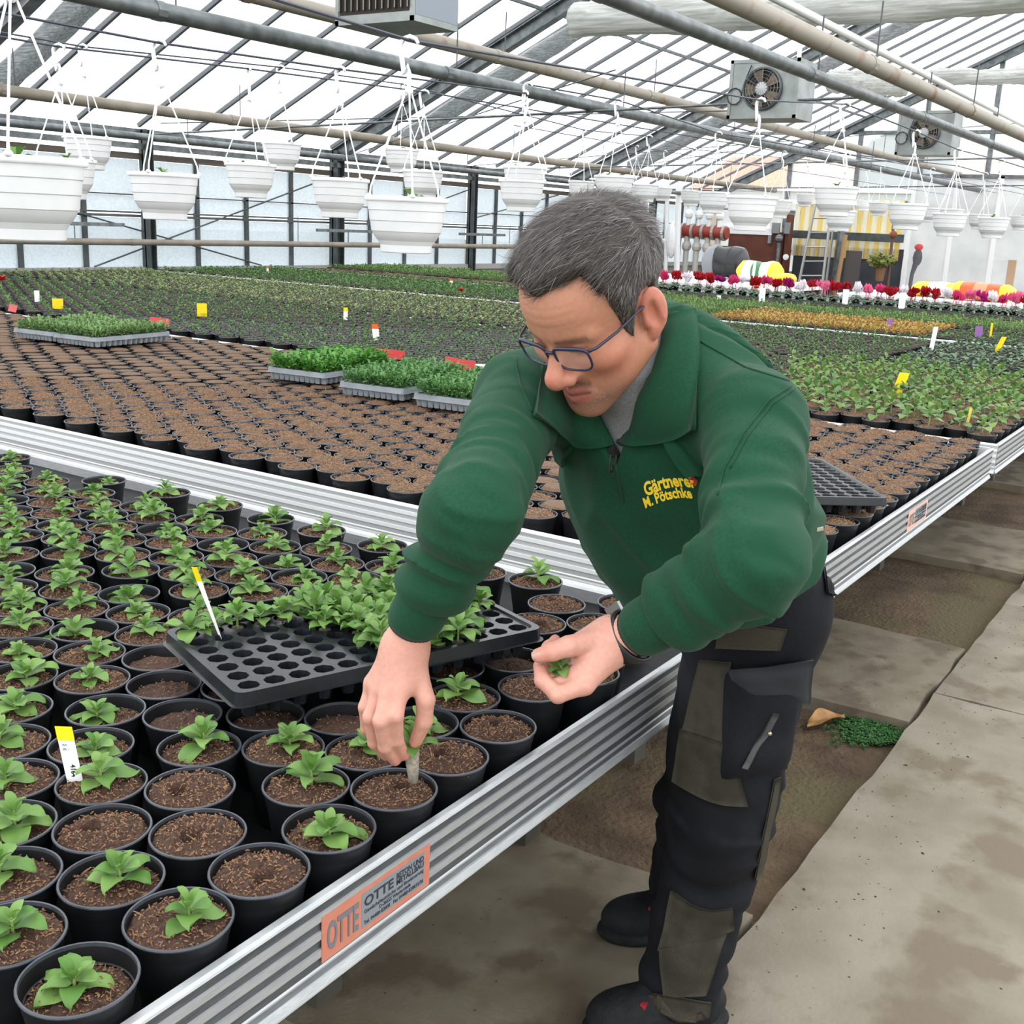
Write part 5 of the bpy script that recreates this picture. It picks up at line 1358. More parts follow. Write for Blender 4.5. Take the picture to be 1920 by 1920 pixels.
# ---- skeleton -------------------------------------------------------
JP = A3((1.735, .65, .85)); JN = A3((1.455, .75, 1.28))
sp_ = JN - JP; SPL = float(np.linalg.norm(sp_)); ts = sp_ / SPL
tl = A3((-.09, -1, 0)); tl -= ts * (tl @ ts); tl /= np.linalg.norm(tl); tf = np.cross(tl, ts)
TM = np.stack([tl, tf, ts], 1)                     # torso frame: left, forward, up
def T2W(a, b_, c): return JP + TM @ A3((a, b_, c))
LS, LE, LW = PX(1412, 792, 1.505), PX(1408, 1058, 1.34), PX(1180, 1194, 1.470)
RS, RE, RW = A3((1.385, .890, 1.200)), PX(884, 962, 1.40), PX(764, 1188, 1.50)
LH, LK, LA = PX(1432, 1120, 1.90), PX(1360, 1500, 1.98), PX(1272, 1862, 2.10)
RH, RK, RA = A3((1.79, .680, .84)), PX(1332, 1500, 2.08), A3((1.985, .815, .09))
# head pose fitted to the photograph
HC = A3((1.3454, .7559, 1.3465)); _y, _p, _r = 2.9543, .6214, -.0297
fh = A3((math.cos(_y), math.sin(_y), 0)); hx = A3((-math.sin(_y), math.cos(_y), 0)); zz = A3((0, 0, 1))
hy = math.cos(_p) * fh - math.sin(_p) * zz; hz = math.cos(_p) * zz + math.sin(_p) * fh
hx, hz = math.cos(_r) * hx + math.sin(_r) * hz, -math.sin(_r) * hx + math.cos(_r) * hz
HM = np.stack([hx, hy, hz], 1)
def H2W(q): return HC + np.asarray(q, np.float32) @ HM.T

# ---- head -------------------------------------------------------------
NB = (JN - HC) @ HM                                  # base of the neck in head coordinates
def sd_head(q, ears=True):
    x = np.abs(q[:, 0]); z_ = q[:, 2]; m = np.stack([x, q[:, 1], q[:, 2]], 1)
    d = ell(q, (0, -.010, .036), (.0765, .101, .086))
    d = smin(d, ell(q, (0, .020, .045), (.069, .076, .062)), .03)         # forehead
    d = smin(d, ell(q, (0, .030, -.035), (.063, .063, .072)), .03)        # mid face
    d = smin(d, rcone(m, (.054, -.006, -.058), (.012, .072, -.106), .021, .018), .032)   # jaw
    d = smin(d, ell(q, (0, .060, -.088), (.032, .034, .030)), .022)       # muzzle and chin
    d = smin(d, ball_(q, (0, .079, -.108), .0155), .016)
    d = smin(d, ell(m, (.046, .056, -.026), (.022, .026, .020)), .022)    # cheek bones
    d = smin(d, rcone(m, (.008, .086, .020), (.046, .070, .016), .0115, .010), .014)     # brow
    d = smax(d, -ell(m, (.031, .101, -.004), (.019, .021, .0115)), .012)  # eye sockets
    d = smin(d, ball_(m, (.031, .0735, -.002), .0135), .003)              # eyeballs under lids
    d = smin(d, rcone(m, (.018, .0835, .0035), (.044, .0765, .0015), .0042, .0035), .005)  # upper lid
    d = smin(d, rcone(m, (.020, .0820, -.0115), (.042, .0765, -.0105), .0036, .003), .006)  # lower lid
    n = rcone(q, (0, .088, .004), (0, .1115, -.034), .0092, .0128)
    n = smin(n, ball_(q, (0, .1125, -.0375), .0148), .008)
    n = smin(n, ell(m, (.0150, .1000, -.0420), (.0105, .0135, .0098)), .006)
    n = smax(n, -ell(m, (.0075, .1075, -.0520), (.0042, .0060, .0040)), .003)
    d = smin(d, n, .010)
    d = smin(d, rcone(m, (.0, .0965, -.0690), (.022, .0845, -.0735), .0062, .0032), .006)  # upper lip
    d = smin(d, rcone(m, (.0, .0945, -.0835), (.019, .0850, -.0785), .0068, .0034), .006)  # lower lip
    d = smax(d, -rcone(m, (.0, .1045, -.0760), (.025, .0885, -.0755), .0022, .0014), .003) # mouth line
    d = smax(d, -rcone(m, (.022, .098, -.046), (.036, .082, -.074), .0020, .0015), .007)   # nasolabial fold
    for zc, k_ in ((.040, .0005), (.053, .0005), (.064, .0004)):                 # forehead lines
        d = d + k_ * np.exp(-((z_ - zc - .12 * q[:, 0] ** 2 * 10) / .0016) ** 2) * (x < .050) * (q[:, 1] > .05)
    # neck
    d = smin(d, rcone(q, (0, -.026, -.045), NB + A3((0, .02, -.01)), .050, .052), .03)
    if ears:
        e = m - A3((.0765, -.014, -.014))
        ca, sa = math.cos(.42), math.sin(.42)                             # ear stands off the head
        ex = e[:, 0] * ca + e[:, 1] * sa; ey = -e[:, 0] * sa + e[:, 1] * ca; ez = e[:, 2] + .18 * ey
        E = np.stack([ex, ey, ez], 1)
        ed = ell(E, (.005, -.006, .004), (.0075, .0195, .0340))
        ed = smin(ed, ell(E, (.003, .003, -.026), (.006, .0095, .0115)), .006)
        rim = np.abs(ell(E, (.011, -.006, .004), (.030, .0165, .0300)))
        ed = smax(ed, -ell(E, (.0135, -.002, .003), (.0085, .0115, .0205)), .004)
        ed = smin(ed, ell(E, (.004, .0095, -.003), (.005, .0045, .0085)), .004)      # tragus
        ed = smin(ed, rcone(E, (.0085, -.012, -.012), (.0085, -.010, .020), .0028, .0028), .004)  # antihelix
        d = smin(d, ed, .004)
    return d
Vh, Fh = nets(sd_head, (-.115, -.135, -.20), (.115, .142, .140), .0021)
Vh = relax(Vh, Fh, 1, .35)
# colours by place on the face
def head_cols(q):
    x = np.abs(q[:, 0]); y = q[:, 1]; z = q[:, 2]; n = len(q)
    base = lin3((208, 146, 118)); c = np.tile(base, (n, 1))
    def mixc(col, w): 
        nonlocal c; w = np.clip(w, 0, 1)[:, None]; c = c * (1 - w) + lin3(col) * w
    g = lambda cx, cy, cz, r: np.exp(-(((x - cx) ** 2 + (y - cy) ** 2 + (z - cz) ** 2) / (r * r)))
    mixc((212, 128, 108), .75 * g(.05, .06, -.035, .030)); mixc((208, 124, 108), .8 * g(0, .115, -.036, .022))
    mixc((216, 158, 132), .6 * g(0, .09, .055, .05)); mixc((216, 134, 114), .7 * np.clip((x - .074) / .004, 0, 1) * (z < .03) * (z > -.062) * (y > -.05))
    stub = np.clip(1 - np.abs(z + .092) / .034, 0, 1) * (y > .035) + .9 * np.exp(-((z + .0615) / .007) ** 2) * (x < .028) * (y > .07)
    nz_ = .75 + .25 * vnoise(q * 900)
    mixc((92, 76, 68), .95 * stub * nz_ * np.clip((.062 - x) / .02, 0, 1))
    mixc((176, 96, 88), .85 * (np.exp(-((z + .0695) / .0052) ** 2) + np.exp(-((z + .0835) / .0065) ** 2)) * (x < .0235) * (y > .083))
    mixc((112, 60, 54), .85 * np.exp(-((z + .0760) / .0018) ** 2) * (x < .026) * (y > .082))
    brow = np.exp(-((z - .0165 + .10 * (x - .03) ** 2 * 20) / .0048) ** 2) * (x > .010) * (x < .052) * (y > .06)
    mixc((96, 74, 60), .85 * brow * nz_)
    mixc((150, 92, 80), .6 * np.exp(-((z - .0010) / .0016) ** 2) * (x > .017) * (x < .046) * (y > .07))
    lash = np.exp(-((z + .0075) / .0014) ** 2) * (x > .018) * (x < .045) * (y > .076); mixc((70, 50, 44), .8 * lash)
    hair = (z > .068 - .25 * np.maximum(0, .03 - y)) ; return c
Ch = head_cols(Vh)
m_skin = mat('skin', (255, 255, 255), .48, c2=(247, 243, 240), scale=160, attr='col', bump=.12, bscale=420, bdist=.002, spec=.4)
m_skin.node_tree.nodes['Principled BSDF'].inputs['Subsurface Weight'].default_value = .12
m_skin.node_tree.nodes['Principled BSDF'].inputs['Subsurface Radius'].default_value = (.010, .004, .002)
bodyV = [H2W(Vh)]; bodyF = [Fh]; bodyC = [Ch]

# ---- hands ------------------------------------------------------------
def hand_sdf(chains, palm, k=.010, kp=.016):
    def f(P):
        d = None
        for (a, b_, r1, r2) in palm:
            e = rcone(P, a, b_, r1, r2); d = e if d is None else smin(d, e, kp)
        for ch in chains:
            e = None
            for (a, b_, r1, r2) in ch:
                t = rcone(P, a, b_, r1, r2); e = t if e is None else smin(e, t, .004)
            d = smin(d, e, .006)
        return d
    return f
def chain(pts, rs): return [(A3(pts[i]), A3(pts[i + 1]), rs[i], rs[i + 1]) for i in range(len(pts) - 1)]
# right hand: hangs from the wrist, back of the hand to the viewer, fingertips and thumb pinching the plug
rp = [(RW + (RE - RW) * .22, PX(757, 1215, 1.500), .029, .0265),
      (PX(757, 1215, 1.500), PX(712, 1288, 1.500), .0240, .0140), (PX(757, 1215, 1.500), PX(730, 1296, 1.487), .0240, .0150), (PX(757, 1215, 1.500), PX(752, 1292, 1.482), .0240, .0150),
      (PX(770, 1220, 1.505), PX(775, 1275, 1.497), .0220, .0170), (PX(752, 1230, 1.505), PX(700, 1280, 1.515), .022, .0130)]
rc = [chain([PX(752, 1288, 1.480), PX(742, 1342, 1.470), PX(744, 1388, 1.495), PX(758, 1416, 1.520)], [.0115, .0102, .0090, .0076]),
      chain([PX(730, 1293, 1.484), PX(714, 1352, 1.472), PX(722, 1400, 1.497), PX(741, 1426, 1.522)], [.0116, .0104, .0092, .0078]),
      chain([PX(711, 1287, 1.498), PX(694, 1345, 1.492), PX(702, 1392, 1.515), PX(724, 1417, 1.536)], [.0108, .0098, .0088, .0074]),
      chain([PX(699, 1280, 1.514), PX(684, 1326, 1.512), PX(687, 1366, 1.532), PX(704, 1392, 1.548)], [.0098, .0086, .0078, .0066]),
      chain([PX(782, 1262, 1.500), PX(798, 1312, 1.492), PX(795, 1352, 1.502), PX(779, 1392, 1.520)], [.0150, .0125, .0112, .0088])]
# left hand: loosely closed round seedlings, thumb lying on top
lp_ = [(LW + (LE - LW) * .22, PX(1150, 1205, 1.470), .028, .0265),
       (PX(1150, 1205, 1.470), PX(1082, 1268, 1.445), .0260, .0150), (PX(1150, 1200, 1.475), PX(1082, 1236, 1.470), .0260, .0155), (PX(1148, 1208, 1.470), PX(1096, 1284, 1.435), .0240, .0130), (PX(1140, 1192, 1.475), PX(1090, 1206, 1.470), .0230, .0155)]
lc = [chain([PX(1096, 1284, 1.435), PX(1046, 1303, 1.425), PX(1016, 1275, 1.430), PX(1012, 1256, 1.445)], [.0125, .0108, .0096, .0082]),
      chain([PX(1084, 1266, 1.447), PX(1034, 1283, 1.445), PX(1014, 1250, 1.460), PX(1024, 1232, 1.475)], [.0120, .0104, .0094, .0080]),
      chain([PX(1082, 1248, 1.462), PX(1032, 1258, 1.467), PX(1016, 1232, 1.480), PX(1028, 1212, 1.492)], [.0118, .0100, .0090, .0078]),
      chain([PX(1080, 1232, 1.474), PX(1040, 1236, 1.485), PX(1030, 1215, 1.495), PX(1041, 1199, 1.502)], [.0108, .0090, .0082, .0070]),
      chain([PX(1108, 1204, 1.455), PX(1066, 1212, 1.437), PX(1036, 1222, 1.432), PX(1010, 1229, 1.436)], [.0165, .0135, .0118, .0096])]
for (pl, ch, W_) in ((rp, rc, RW), (lp_, lc, LW)):
    pts = np.array([p for c_ in ch for s_ in c_ for p in s_[:2]] + [p for s_ in pl for p in s_[:2]])
    Vn, Fn = nets(hand_sdf(ch, pl), pts.min(0) - .035, pts.max(0) + .035, .0021)
    Vn = relax(Vn, Fn, 2, .4)
    tips = np.array([c_[-1][1] for c_ in ch]); dt = np.min(np.linalg.norm(Vn[:, None, :] - tips[None], axis=2), 1)
    base = np.tile(lin3((226, 168, 150)), (len(Vn), 1)); w = np.clip(1 - dt / .035, 0, 1)[:, None]; base = base * (1 - w * .6) + lin3((222, 146, 124)) * w * .6
    w = (.13 * np.clip(vnoise(Vn * 55) + .1, 0, 1))[:, None]; base = base * (1 - w) + lin3((220, 152, 134)) * w
    bodyV.append(Vn); bodyF.append(Fn); bodyC.append(base)
# the body under the clothes: coarse but continuous
def sd_body(P):
    d = rcone(P, JP, T2W(0, 0, .28), .100, .095); d = smin(d, rcone(P, T2W(0, 0, .28), T2W(0, -.02, .41), .09, .07), .05)
    d = smin(d, rcone(P, T2W(0, -.01, .46), H2W((0, -.03, -.06)), .050, .046), .03)
    for S_, E_, W_ in ((LS, LE, LW), (RS, RE, RW)):
        d = smin(d, rcone(P, T2W(0, -.01, .44), S_, .05, .05), .03); d = smin(d, rcone(P, S_, E_, .045, .036), .02); d = smin(d, rcone(P, E_, W_, .036, .027), .01)
    for h_, k_, a_ in ((LH, LK, LA), (RH, RK, RA)):
        d = smin(d, rcone(P, h_, k_, .075, .05), .04); d = smin(d, rcone(P, k_, a_, .05, .036), .02)
    return d
Vn, Fn = nets(sd_body, (.95, .35, .06), (2.15, 1.05, 1.40), .013, S=4)
bodyV.append(Vn); bodyF.append(Fn); bodyC.append(np.tile(lin3((226, 176, 156)), (len(Vn), 1)))
off = 0; FF = []
for v_, f_ in zip(bodyV, bodyF): FF.append(f_ + off); off += len(v_)
body = plink('body', np_mesh('body', np.concatenate(bodyV), np.concatenate(FF), m_skin, np.concatenate(bodyC)))

# finger nails
m_nail = mat('nail', (214, 164, 146), .3)
def nail(tip, prev, nrm, s):
    d = Vector(tip - prev).normalized(); n_ = Vector(nrm); n_ = (n_ - d * n_.dot(d)).normalized(); u = d.cross(n_)
    b = MB(); vs = []; 
    for i in range(5):
        for j in range(5):
            a = (j / 4 - .5) * 1.5; t = -1 + 2 * i / 4; w = s * (1 - .25 * t * t * (1 if t > 0 else .4))
            vs.append(tuple(Vector(tip) + d * (t * s * 1.15 + s * .1) + u * math.sin(a) * w + n_ * (s * 1.22 * math.cos(a))))
    b.add(vs, [(i * 5 + j, i * 5 + j + 1, (i + 1) * 5 + j + 1, (i + 1) * 5 + j) for i in range(4) for j in range(4)])
    me = b.mesh('nail', m_nail, True); plink('nail', me)
tocam = A3(CC) - LW
nail(lc[4][-1][1] * .80 + lc[4][-1][0] * .20, lc[4][-1][0], (PX(1012, 1205, 1.38) - PX(1010, 1229, 1.436)), .0084)

# ---- sweatshirt ----------------------------------------------------------
cs_ = A3([-.08, -.03, .04, .13, .24, .34, .42, .48, .52, .57]); ws_ = A3([.160, .168, .178, .184, .186, .190, .178, .135, .095, .07])
ds_ = A3([.122, .132, .146, .154, .152, .140, .120, .096, .080, .07]); bs_ = A3([.008, .012, .022, .032, .034, .022, .008, .0, .0, .01])
def torso(P, grow=0.0):
    q = (P - JP) @ TM; c = q[:, 2]
    w = np.interp(c, cs_, ws_) + grow; dd = np.interp(c, cs_, ds_) + grow; b0 = np.interp(c, cs_, bs_)
    e = (np.abs(q[:, 0]) / w) ** 2.3 + (np.abs(q[:, 1] - b0) / dd) ** 2.3
    d = (e ** (1 / 2.3) - 1) * np.minimum(w, dd)
    d = smax(d, c - .545, .02); return smax(d, .105 - c, .012), q
def limb_frame(a, b_):
    t = (b_ - a) / np.linalg.norm(b_ - a); u = np.cross(t, A3((0, 0, 1))); u /= np.linalg.norm(u); return t, u, np.cross(t, u)
def fold(P, a, b_, amp, fl, ft, seed, ridge=True):
    t, u, w = limb_frame(a, b_); q = P - a
    s = np.stack([q @ t * fl + seed + .9 * vnoise(q * 9 + seed), q @ u * ft + seed * 1.7, q @ w * ft], 1)
    n = vnoise(s); n2 = vnoise(s * 2.1 + 7)
    return amp * ((1 - 2 * np.abs(n)) * .8 + .35 * n2) if ridge else amp * (n + .4 * n2)
def sd_shirt(P):
    d, q = torso(P)
    # yoke and shoulders
    d = smin(d, rcone(P, T2W(.05, -.015, .465), LS, .070, .068), .05); d = smin(d, rcone(P, T2W(-.05, -.015, .465), RS, .070, .068), .05)
    # drag folds on the body, running from the shoulders down to the belly
    qq = np.stack([q[:, 0] * 8 + q[:, 2] * 5, q[:, 1] * 7, q[:, 2] * 5 - q[:, 0] * 7], 1)
    d = d + .0085 * vnoise(qq + 3) - .0070 * (1 - 2 * np.abs(vnoise(qq * 1.6 + 9)))
    # open zip: wedge cut out of the front of the body only
    wedge = np.maximum(np.abs(q[:, 0]) - np.clip((q[:, 2] - .415) * .55, 0, .07), .415 - q[:, 2])
    wedge = np.maximum(wedge, .045 - q[:, 1])
    d = smax(d, -wedge, .005)
    d = smax(d, -rcone(P, T2W(0, .012, .45), H2W((0, -.012, -.06)), .066, .066), .012)
    # sleeves
    for S_, E_, W_, sd, ra, rb, rw in ((LS, LE, LW, 2.0, .071, .054, .043), (RS, RE, RW, 5.0, .068, .049, .042)):
        ua = rcone(P, S_, E_, ra, rb); fa = rcone(P, E_, W_, rb, rw)
        e = smin(ua, fa, .030)
        tE = np.linalg.norm(P - E_, axis=1); near = np.exp(-(tE / .13) ** 2)
        tW = np.linalg.norm(P - W_, axis=1); nw = np.exp(-(tW / .11) ** 2)
        f1 = fold(P, S_, E_, 1.0, 31, 8, sd); f2 = fold(P, E_, W_, 1.0, 34, 8, sd + 11)
        wa = 1 / (1 + np.exp((ua - fa) / .012))
        e = e - (.0050 + .0120 * near) * (f1 * wa + f2 * (1 - wa)) - .0065 * nw * f2
        e = smax(e, ((P - W_) @ ((W_ - E_) / np.linalg.norm(W_ - E_))) + .066, .008)
        d = smin(d, e, .016)
    # ribbed hem drawn in below
    return d + .010 / (1 + np.exp((q[:, 2] - .160) / .004))
Vs, Fs_ = nets(sd_shirt, (.97, .34, .78), (2.05, 1.05, 1.43), .0042)
Vs = relax(Vs, Fs_, 1, .4)
m_green = mat('green_sweatshirt', (22, 70, 47), .9, c2=(28, 78, 54), scale=260, bump=.35, bscale=900, bdist=.001, sheen=.06, c3=(25, 74, 50), s3=9, spec=.2)
shirt = plink('sweatshirt', np_mesh('sweatshirt', Vs, Fs_, m_green)); shirt['label'] = 'dark green half-zip sweatshirt with yellow lettering'
bvs = bvh_of(Vs, Fs_)
def sgrad(fn, P, h=.002):
    P = np.asarray(P, np.float32); g = np.stack([fn(P + A3(e) * h) - fn(P - A3(e) * h) for e in ((1, 0, 0), (0, 1, 0), (0, 0, 1))], 1)
    return g / (np.linalg.norm(g, axis=1, keepdims=True) + 1e-9)
def push(fn, P, dist, it=3):
    P = np.asarray(P, np.float32)
    for _ in range(it):
        d = fn(P); g = sgrad(fn, P); P = P + g * np.maximum(dist - d, 0)[:, None]
    return P
def solid_grid(G, th, name, m, parent=None, smooth=True):
    """grid of points (n,m,3) thickened along its normals into a closed sheet"""
    n, m_ = G.shape[:2]; du = np.gradient(G, axis=0); dv = np.gradient(G, axis=1); N = np.cross(du, dv); N /= np.linalg.norm(N, axis=2, keepdims=True) + 1e-9
    top = G + N * th / 2; bot = G - N * th / 2; b = MB()
    vs = [tuple(p) for p in top.reshape(-1, 3)] + [tuple(p) for p in bot.reshape(-1, 3)]; k = n * m_
    fs = [(i * m_ + j, i * m_ + j + 1, (i + 1) * m_ + j + 1, (i + 1) * m_ + j) for i in range(n - 1) for j in range(m_ - 1)]
    fs += [(k + a, k + d_, k + c_, k + b_) for (a, b_, c_, d_) in fs]
    bd = [(0, j) for j in range(m_)] + [(i, m_ - 1) for i in range(1, n)] + [(n - 1, j) for j in range(m_ - 2, -1, -1)] + [(i, 0) for i in range(n - 2, 0, -1)]
    ii = [a * m_ + c_ for a, c_ in bd]
    for a in range(len(ii)): fs.append((ii[a], ii[(a + 1) % len(ii)], k + ii[(a + 1) % len(ii)], k + ii[a]))
    b.add(vs, fs); me = b.mesh(name, m, smooth); return plink(name, me, parent)
def drape(bvh, quad, name, m, off, nu=14, nv=14, puff=0.0, th=.004, parent=None, bow=(0, 0), D0=2.0, bowx=(0, 0)):
    """cloth panel lying on a garment: corners (image) tl, tr, br, bl dropped onto the cloth"""
    q = [np.array(p, float) for p in quad]; G = np.full((nv, nu, 3), np.nan, np.float32)
    for i in range(nv):
        for j in range(nu):
            u, v = j / (nu - 1), i / (nv - 1)
            p = (q[0] * (1 - u) + q[1] * u) * (1 - v) + (q[3] * (1 - u) + q[2] * u) * v
            p = p + np.array([(bowx[0] * (1 - u) + bowx[1] * u) * math.sin(PI * v), (bow[0] * (1 - v) + bow[1] * v) * math.sin(PI * u)])
            h_, n_ = hit(bvh, p[0], p[1])
            if h_ is None:
                r = bvh.find_nearest(onD(p[0], p[1], D0)); h_, n_ = r[0], r[1]
            e = min(u, 1 - u, v, 1 - v) * 2; pf = puff * min(1, e * 3.0) ** .6
            G[i, j] = np.array(h_) + np.array(n_) * (off + pf)
    for _ in range(3): G[1:-1, 1:-1] = .5 * G[1:-1, 1:-1] + .125 * (G[2:, 1:-1] + G[:-2, 1:-1] + G[1:-1, 2:] + G[1:-1, :-2])
    for e in (0, -1):
        for _ in range(3):
            G[1:-1, e] = .5 * G[1:-1, e] + .25 * (G[2:, e] + G[:-2, e]); G[e, 1:-1] = .5 * G[e, 1:-1] + .25 * (G[e, 2:] + G[e, :-2])
    return solid_grid(G[::-1], th, name, m, parent)
# collar: a stand behind the neck and two thick flaps folded open over the chest
nphi, nr = 44, 7
G = np.zeros((nphi, nr, 3), np.float32)
for i in range(nphi):
    ph = math.radians(38 + (322 - 38) * i / (nphi - 1)); ca, sb = math.sin(ph), math.cos(ph); fr = (1 + sb) / 2
    for j in range(nr):
        t = j / (nr - 1); rr = .092 - .018 * t
        G[i, j] = T2W(ca * rr, sb * rr + .010 + .006 * t, .440 - .035 * fr + (.095 - .02 * fr) * t)
collar = solid_grid(G, .007, 'collar', m_green, shirt)
G2 = np.zeros((nphi, nr, 3), np.float32)
for i in range(nphi):
    ph = math.radians(50 + (310 - 50) * i / (nphi - 1)); ca, sb = math.sin(ph), math.cos(ph); fr = (1 + sb) / 2
    for j in range(nr):
        t = j / (nr - 1); rr = .076 + .062 * t
        G2[i, j] = T2W(ca * rr, sb * rr + .014 - .004 * t, .537 - .055 * fr - (.085 + .02 * fr) * t ** 1.5)
G2 = push(sd_shirt, G2.reshape(-1, 3), .008).reshape(nphi, nr, 3)
for _ in range(2): G2[1:-1, 1:-1] = .5 * G2[1:-1, 1:-1] + .125 * (G2[2:, 1:-1] + G2[:-2, 1:-1] + G2[1:-1, 2:] + G2[1:-1, :-2])
solid_grid(G2, .007, 'collar_fold', m_green, shirt)
drape(bvs, [(1236, 612), (1296, 592), (1312, 806), (1152, 836)], 'collar_flap', m_green, .009, 18, 18, .006, .008, shirt, bow=(0, 6), bowx=(-4, 8), D0=1.5)
drape(bvs, [(1014, 688), (1085, 742), (1144, 838), (995, 784)], 'collar_flap', m_green, .009, 14, 14, .005, .008, shirt, bow=(0, 12), D0=1.55)
def seam(px, name, off=.0006, r=.0016, bvh=None, parent=None, m=None):
    out = []
    for i in range(len(px) - 1):
        for t in np.linspace(0, 1, 8, endpoint=False):
            p, n_ = hit(bvh or bvs, px[i][0] + (px[i + 1][0] - px[i][0]) * t, px[i][1] + (px[i + 1][1] - px[i][1]) * t)
            if p is not None: out.append(tuple(p + n_ * off))
    if len(out) > 3:
        b = MB(); b.tube(out, r, 6); plink(name, b.mesh(name, m or m_green, True), parent or shirt)
seam([(1490, 718), (1440, 752), (1392, 815), (1358, 880), (1344, 935)], 'seam'); seam([(1496, 724), (1447, 758), (1399, 821), (1365, 886)], 'seam')
seam([(1312, 640), (1400, 690), (1490, 718)], 'seam'); seam([(966, 672), (975, 720), (1000, 780)], 'seam')
# cuffs
def cuff(E_, W_, r0, name='cuff'):
    t, u, w = limb_frame(E_, W_); b = MB(); L = .066; rings = 7; n = 72; vs = []
    for i in range(rings):
        s = -L - .018 + (L + .004) * i / (rings - 1)
        for k in range(n):
            a = 2 * PI * k / n; r = r0 * (1 + .035 * math.sin(PI * i / (rings - 1))) + .0004 * (k % 2) 
            if i == rings - 1: r -= .004
            vs.append(tuple(W_ + t * s + (u * math.cos(a) + w * math.sin(a) * .92) * r))
    for k in range(n): a = 2 * PI * k / n; vs.append(tuple(W_ - t * .026 + (u * math.cos(a) + w * math.sin(a) * .92) * (r0 - .010)))
    fs = [(i * n + k, i * n + (k + 1) % n, (i + 1) * n + (k + 1) % n, (i + 1) * n + k) for i in range(rings) for k in range(n)]
    b.add(vs, fs); me = b.mesh(name, m_green, True); plink(name, me, shirt)
cuff(LE, LW, .0400); cuff(RE, RW, .0385)
# grey roll-neck and the bit of chest in the open zip
def sd_roll(P):
    d = rcone(P, T2W(0, .016, .44), H2W((0, -.012, -.066)), .066, .0630)
    q = (P - JP) @ TM
    d = d + .0018 * vnoise(np.stack([q[:, 0] * 14, q[:, 1] * 14, q[:, 2] * 55], 1))
    d = smax(d, ((P - H2W((0, .0, -.062))) @ (HM @ A3((0, .55, 1)))) / 1.14, .006)
    t, _ = torso(P, -.016); t = smax(t, .33 - q[:, 2], .01); t = smax(t, np.abs(q[:, 0]) - .10, .02)
    return smin(d, t, .02)
Vr, Fr = nets(sd_roll, (1.15, .55, 1.00), (1.62, .90, 1.42), .0040)
roll_o = plink('rollneck', np_mesh('rollneck', Vr, Fr, mat('grey_melange', (142, 142, 144), .9, c2=(168, 168, 170), scale=420, bump=.3, bscale=700, bdist=.001))); roll_o['label'] = 'grey melange rollneck under the sweatshirt'
# zip below the collar and its puller
m_zip = mat('zip_metal', (112, 112, 110), .35, .8); m_zipt = mat('zip_tape', (20, 58, 42), .8)
def on_shirt(px, py, off=.002):
    p, n_ = hit(bvs, px, py)
    return None if p is None else np.array(p + n_ * off, np.float32)
pts = [on_shirt(1150 + (1168 - 1150) * t, 846 + (940 - 846) * t, .0012) for t in np.linspace(0, 1, 9)]
pts = [p for p in pts if p is not None]
if len(pts) > 2:
    b = MB(); b.tube([tuple(p) for p in pts], .0022, 6); plink('zip', b.mesh('zip', m_zipt), shirt)
    b = MB(); b.box(tuple(pts[0] + (A3(CC) - pts[0]) * .004), (.008, .010, .016), Matrix(((tl[0], tf[0], ts[0]), (tl[1], tf[1], ts[1]), (tl[2], tf[2], ts[2])))); 
    c0 = pts[0] + (A3(CC) - pts[0]) * .006; 
    e0, e1 = c0 - A3((0, 0, .006)), c0 - A3((0, 0, .030)); wv = A3(RM[:, 0]) * .0042
    b.tube([tuple(e0 - wv), tuple(e0 + wv), tuple(e1 + wv), tuple(e1 - wv)], .0012, 5, closed=True); b.box(tuple((e0 * .25 + e1 * .75)), (.0075, .003, .008)); plink('zip_puller', b.mesh('zip_puller', m_zip), shirt)
# yellow lettering and the little flower on the chest
m_yl = mat('yellow_print', (240, 206, 44), .7); m_fl = mat('flower_print', (206, 62, 40), .7)
def chest_text(me, org, right, up):
    ri = Vector(right).normalized(); u_ = Vector(up).normalized()
    n_ = ri.cross(u_).normalized()
    for v in me.vertices:
        p = Vector(org) + ri * v.co.x + u_ * v.co.y + n_ * .06
        h_ = bvs.ray_cast(p, -n_)
        q = h_[0] if h_[0] is not None else p - n_ * .06
        v.co = q + n_ * (.0012 + v.co.z)
o1, o1b, o1u = on_shirt(1212, 930), on_shirt(1300, 914), on_shirt(1212, 905)
if o1 is not None and o1b is not None:
    rv = Vector(o1b - o1); wid = rv.length; upv_ = Vector(ts) - rv.normalized() * Vector(ts).dot(rv.normalized())
    def lettering(txt, org, width, rvec, size_fix=None, arch=0.0):
        me = text_mesh(txt, .02, m_yl, .0002, .0006)
        x0 = min(v.co.x for v in me.vertices); x1 = max(v.co.x for v in me.vertices); k = width / (x1 - x0)
        for v in me.vertices:
            v.co.x = (v.co.x - x0) * k; v.co.y *= (size_fix or k); v.co.y += arch * math.sin(PI * v.co.x / width)
        chest_text(me, org, rvec, upv_); plink('lettering', me, shirt)
    lettering('Gärtnerei', o1, wid * 1.02, rv, 1.25, .005)
    o2 = on_shirt(1211, 952); o2b = on_shirt(1300, 934)
    lettering('M. Pötschke', o2, Vector(o2b - o2).length * 1.0, Vector(o2b - o2), 1.0, .005)
    fc_ = on_shirt(1299, 902)
    b = MB()
    for i in range(6):
        a = 2 * PI * i / 6; b.lathe([(.0034, 0), (.0005, .0004)], 10, (.0042 * math.cos(a), .0042 * math.sin(a), 0))
    me = b.mesh('flower_emblem', m_fl); chest_text(me, fc_, rv, upv_); plink('flower_emblem', me, shirt)
    b = MB(); b.lathe([(.0022, .0006), (.0005, .0009)], 10); me = b.mesh('flower_centre', m_yl); chest_text(me, fc_, rv, upv_); plink('flower_centre', me, shirt)
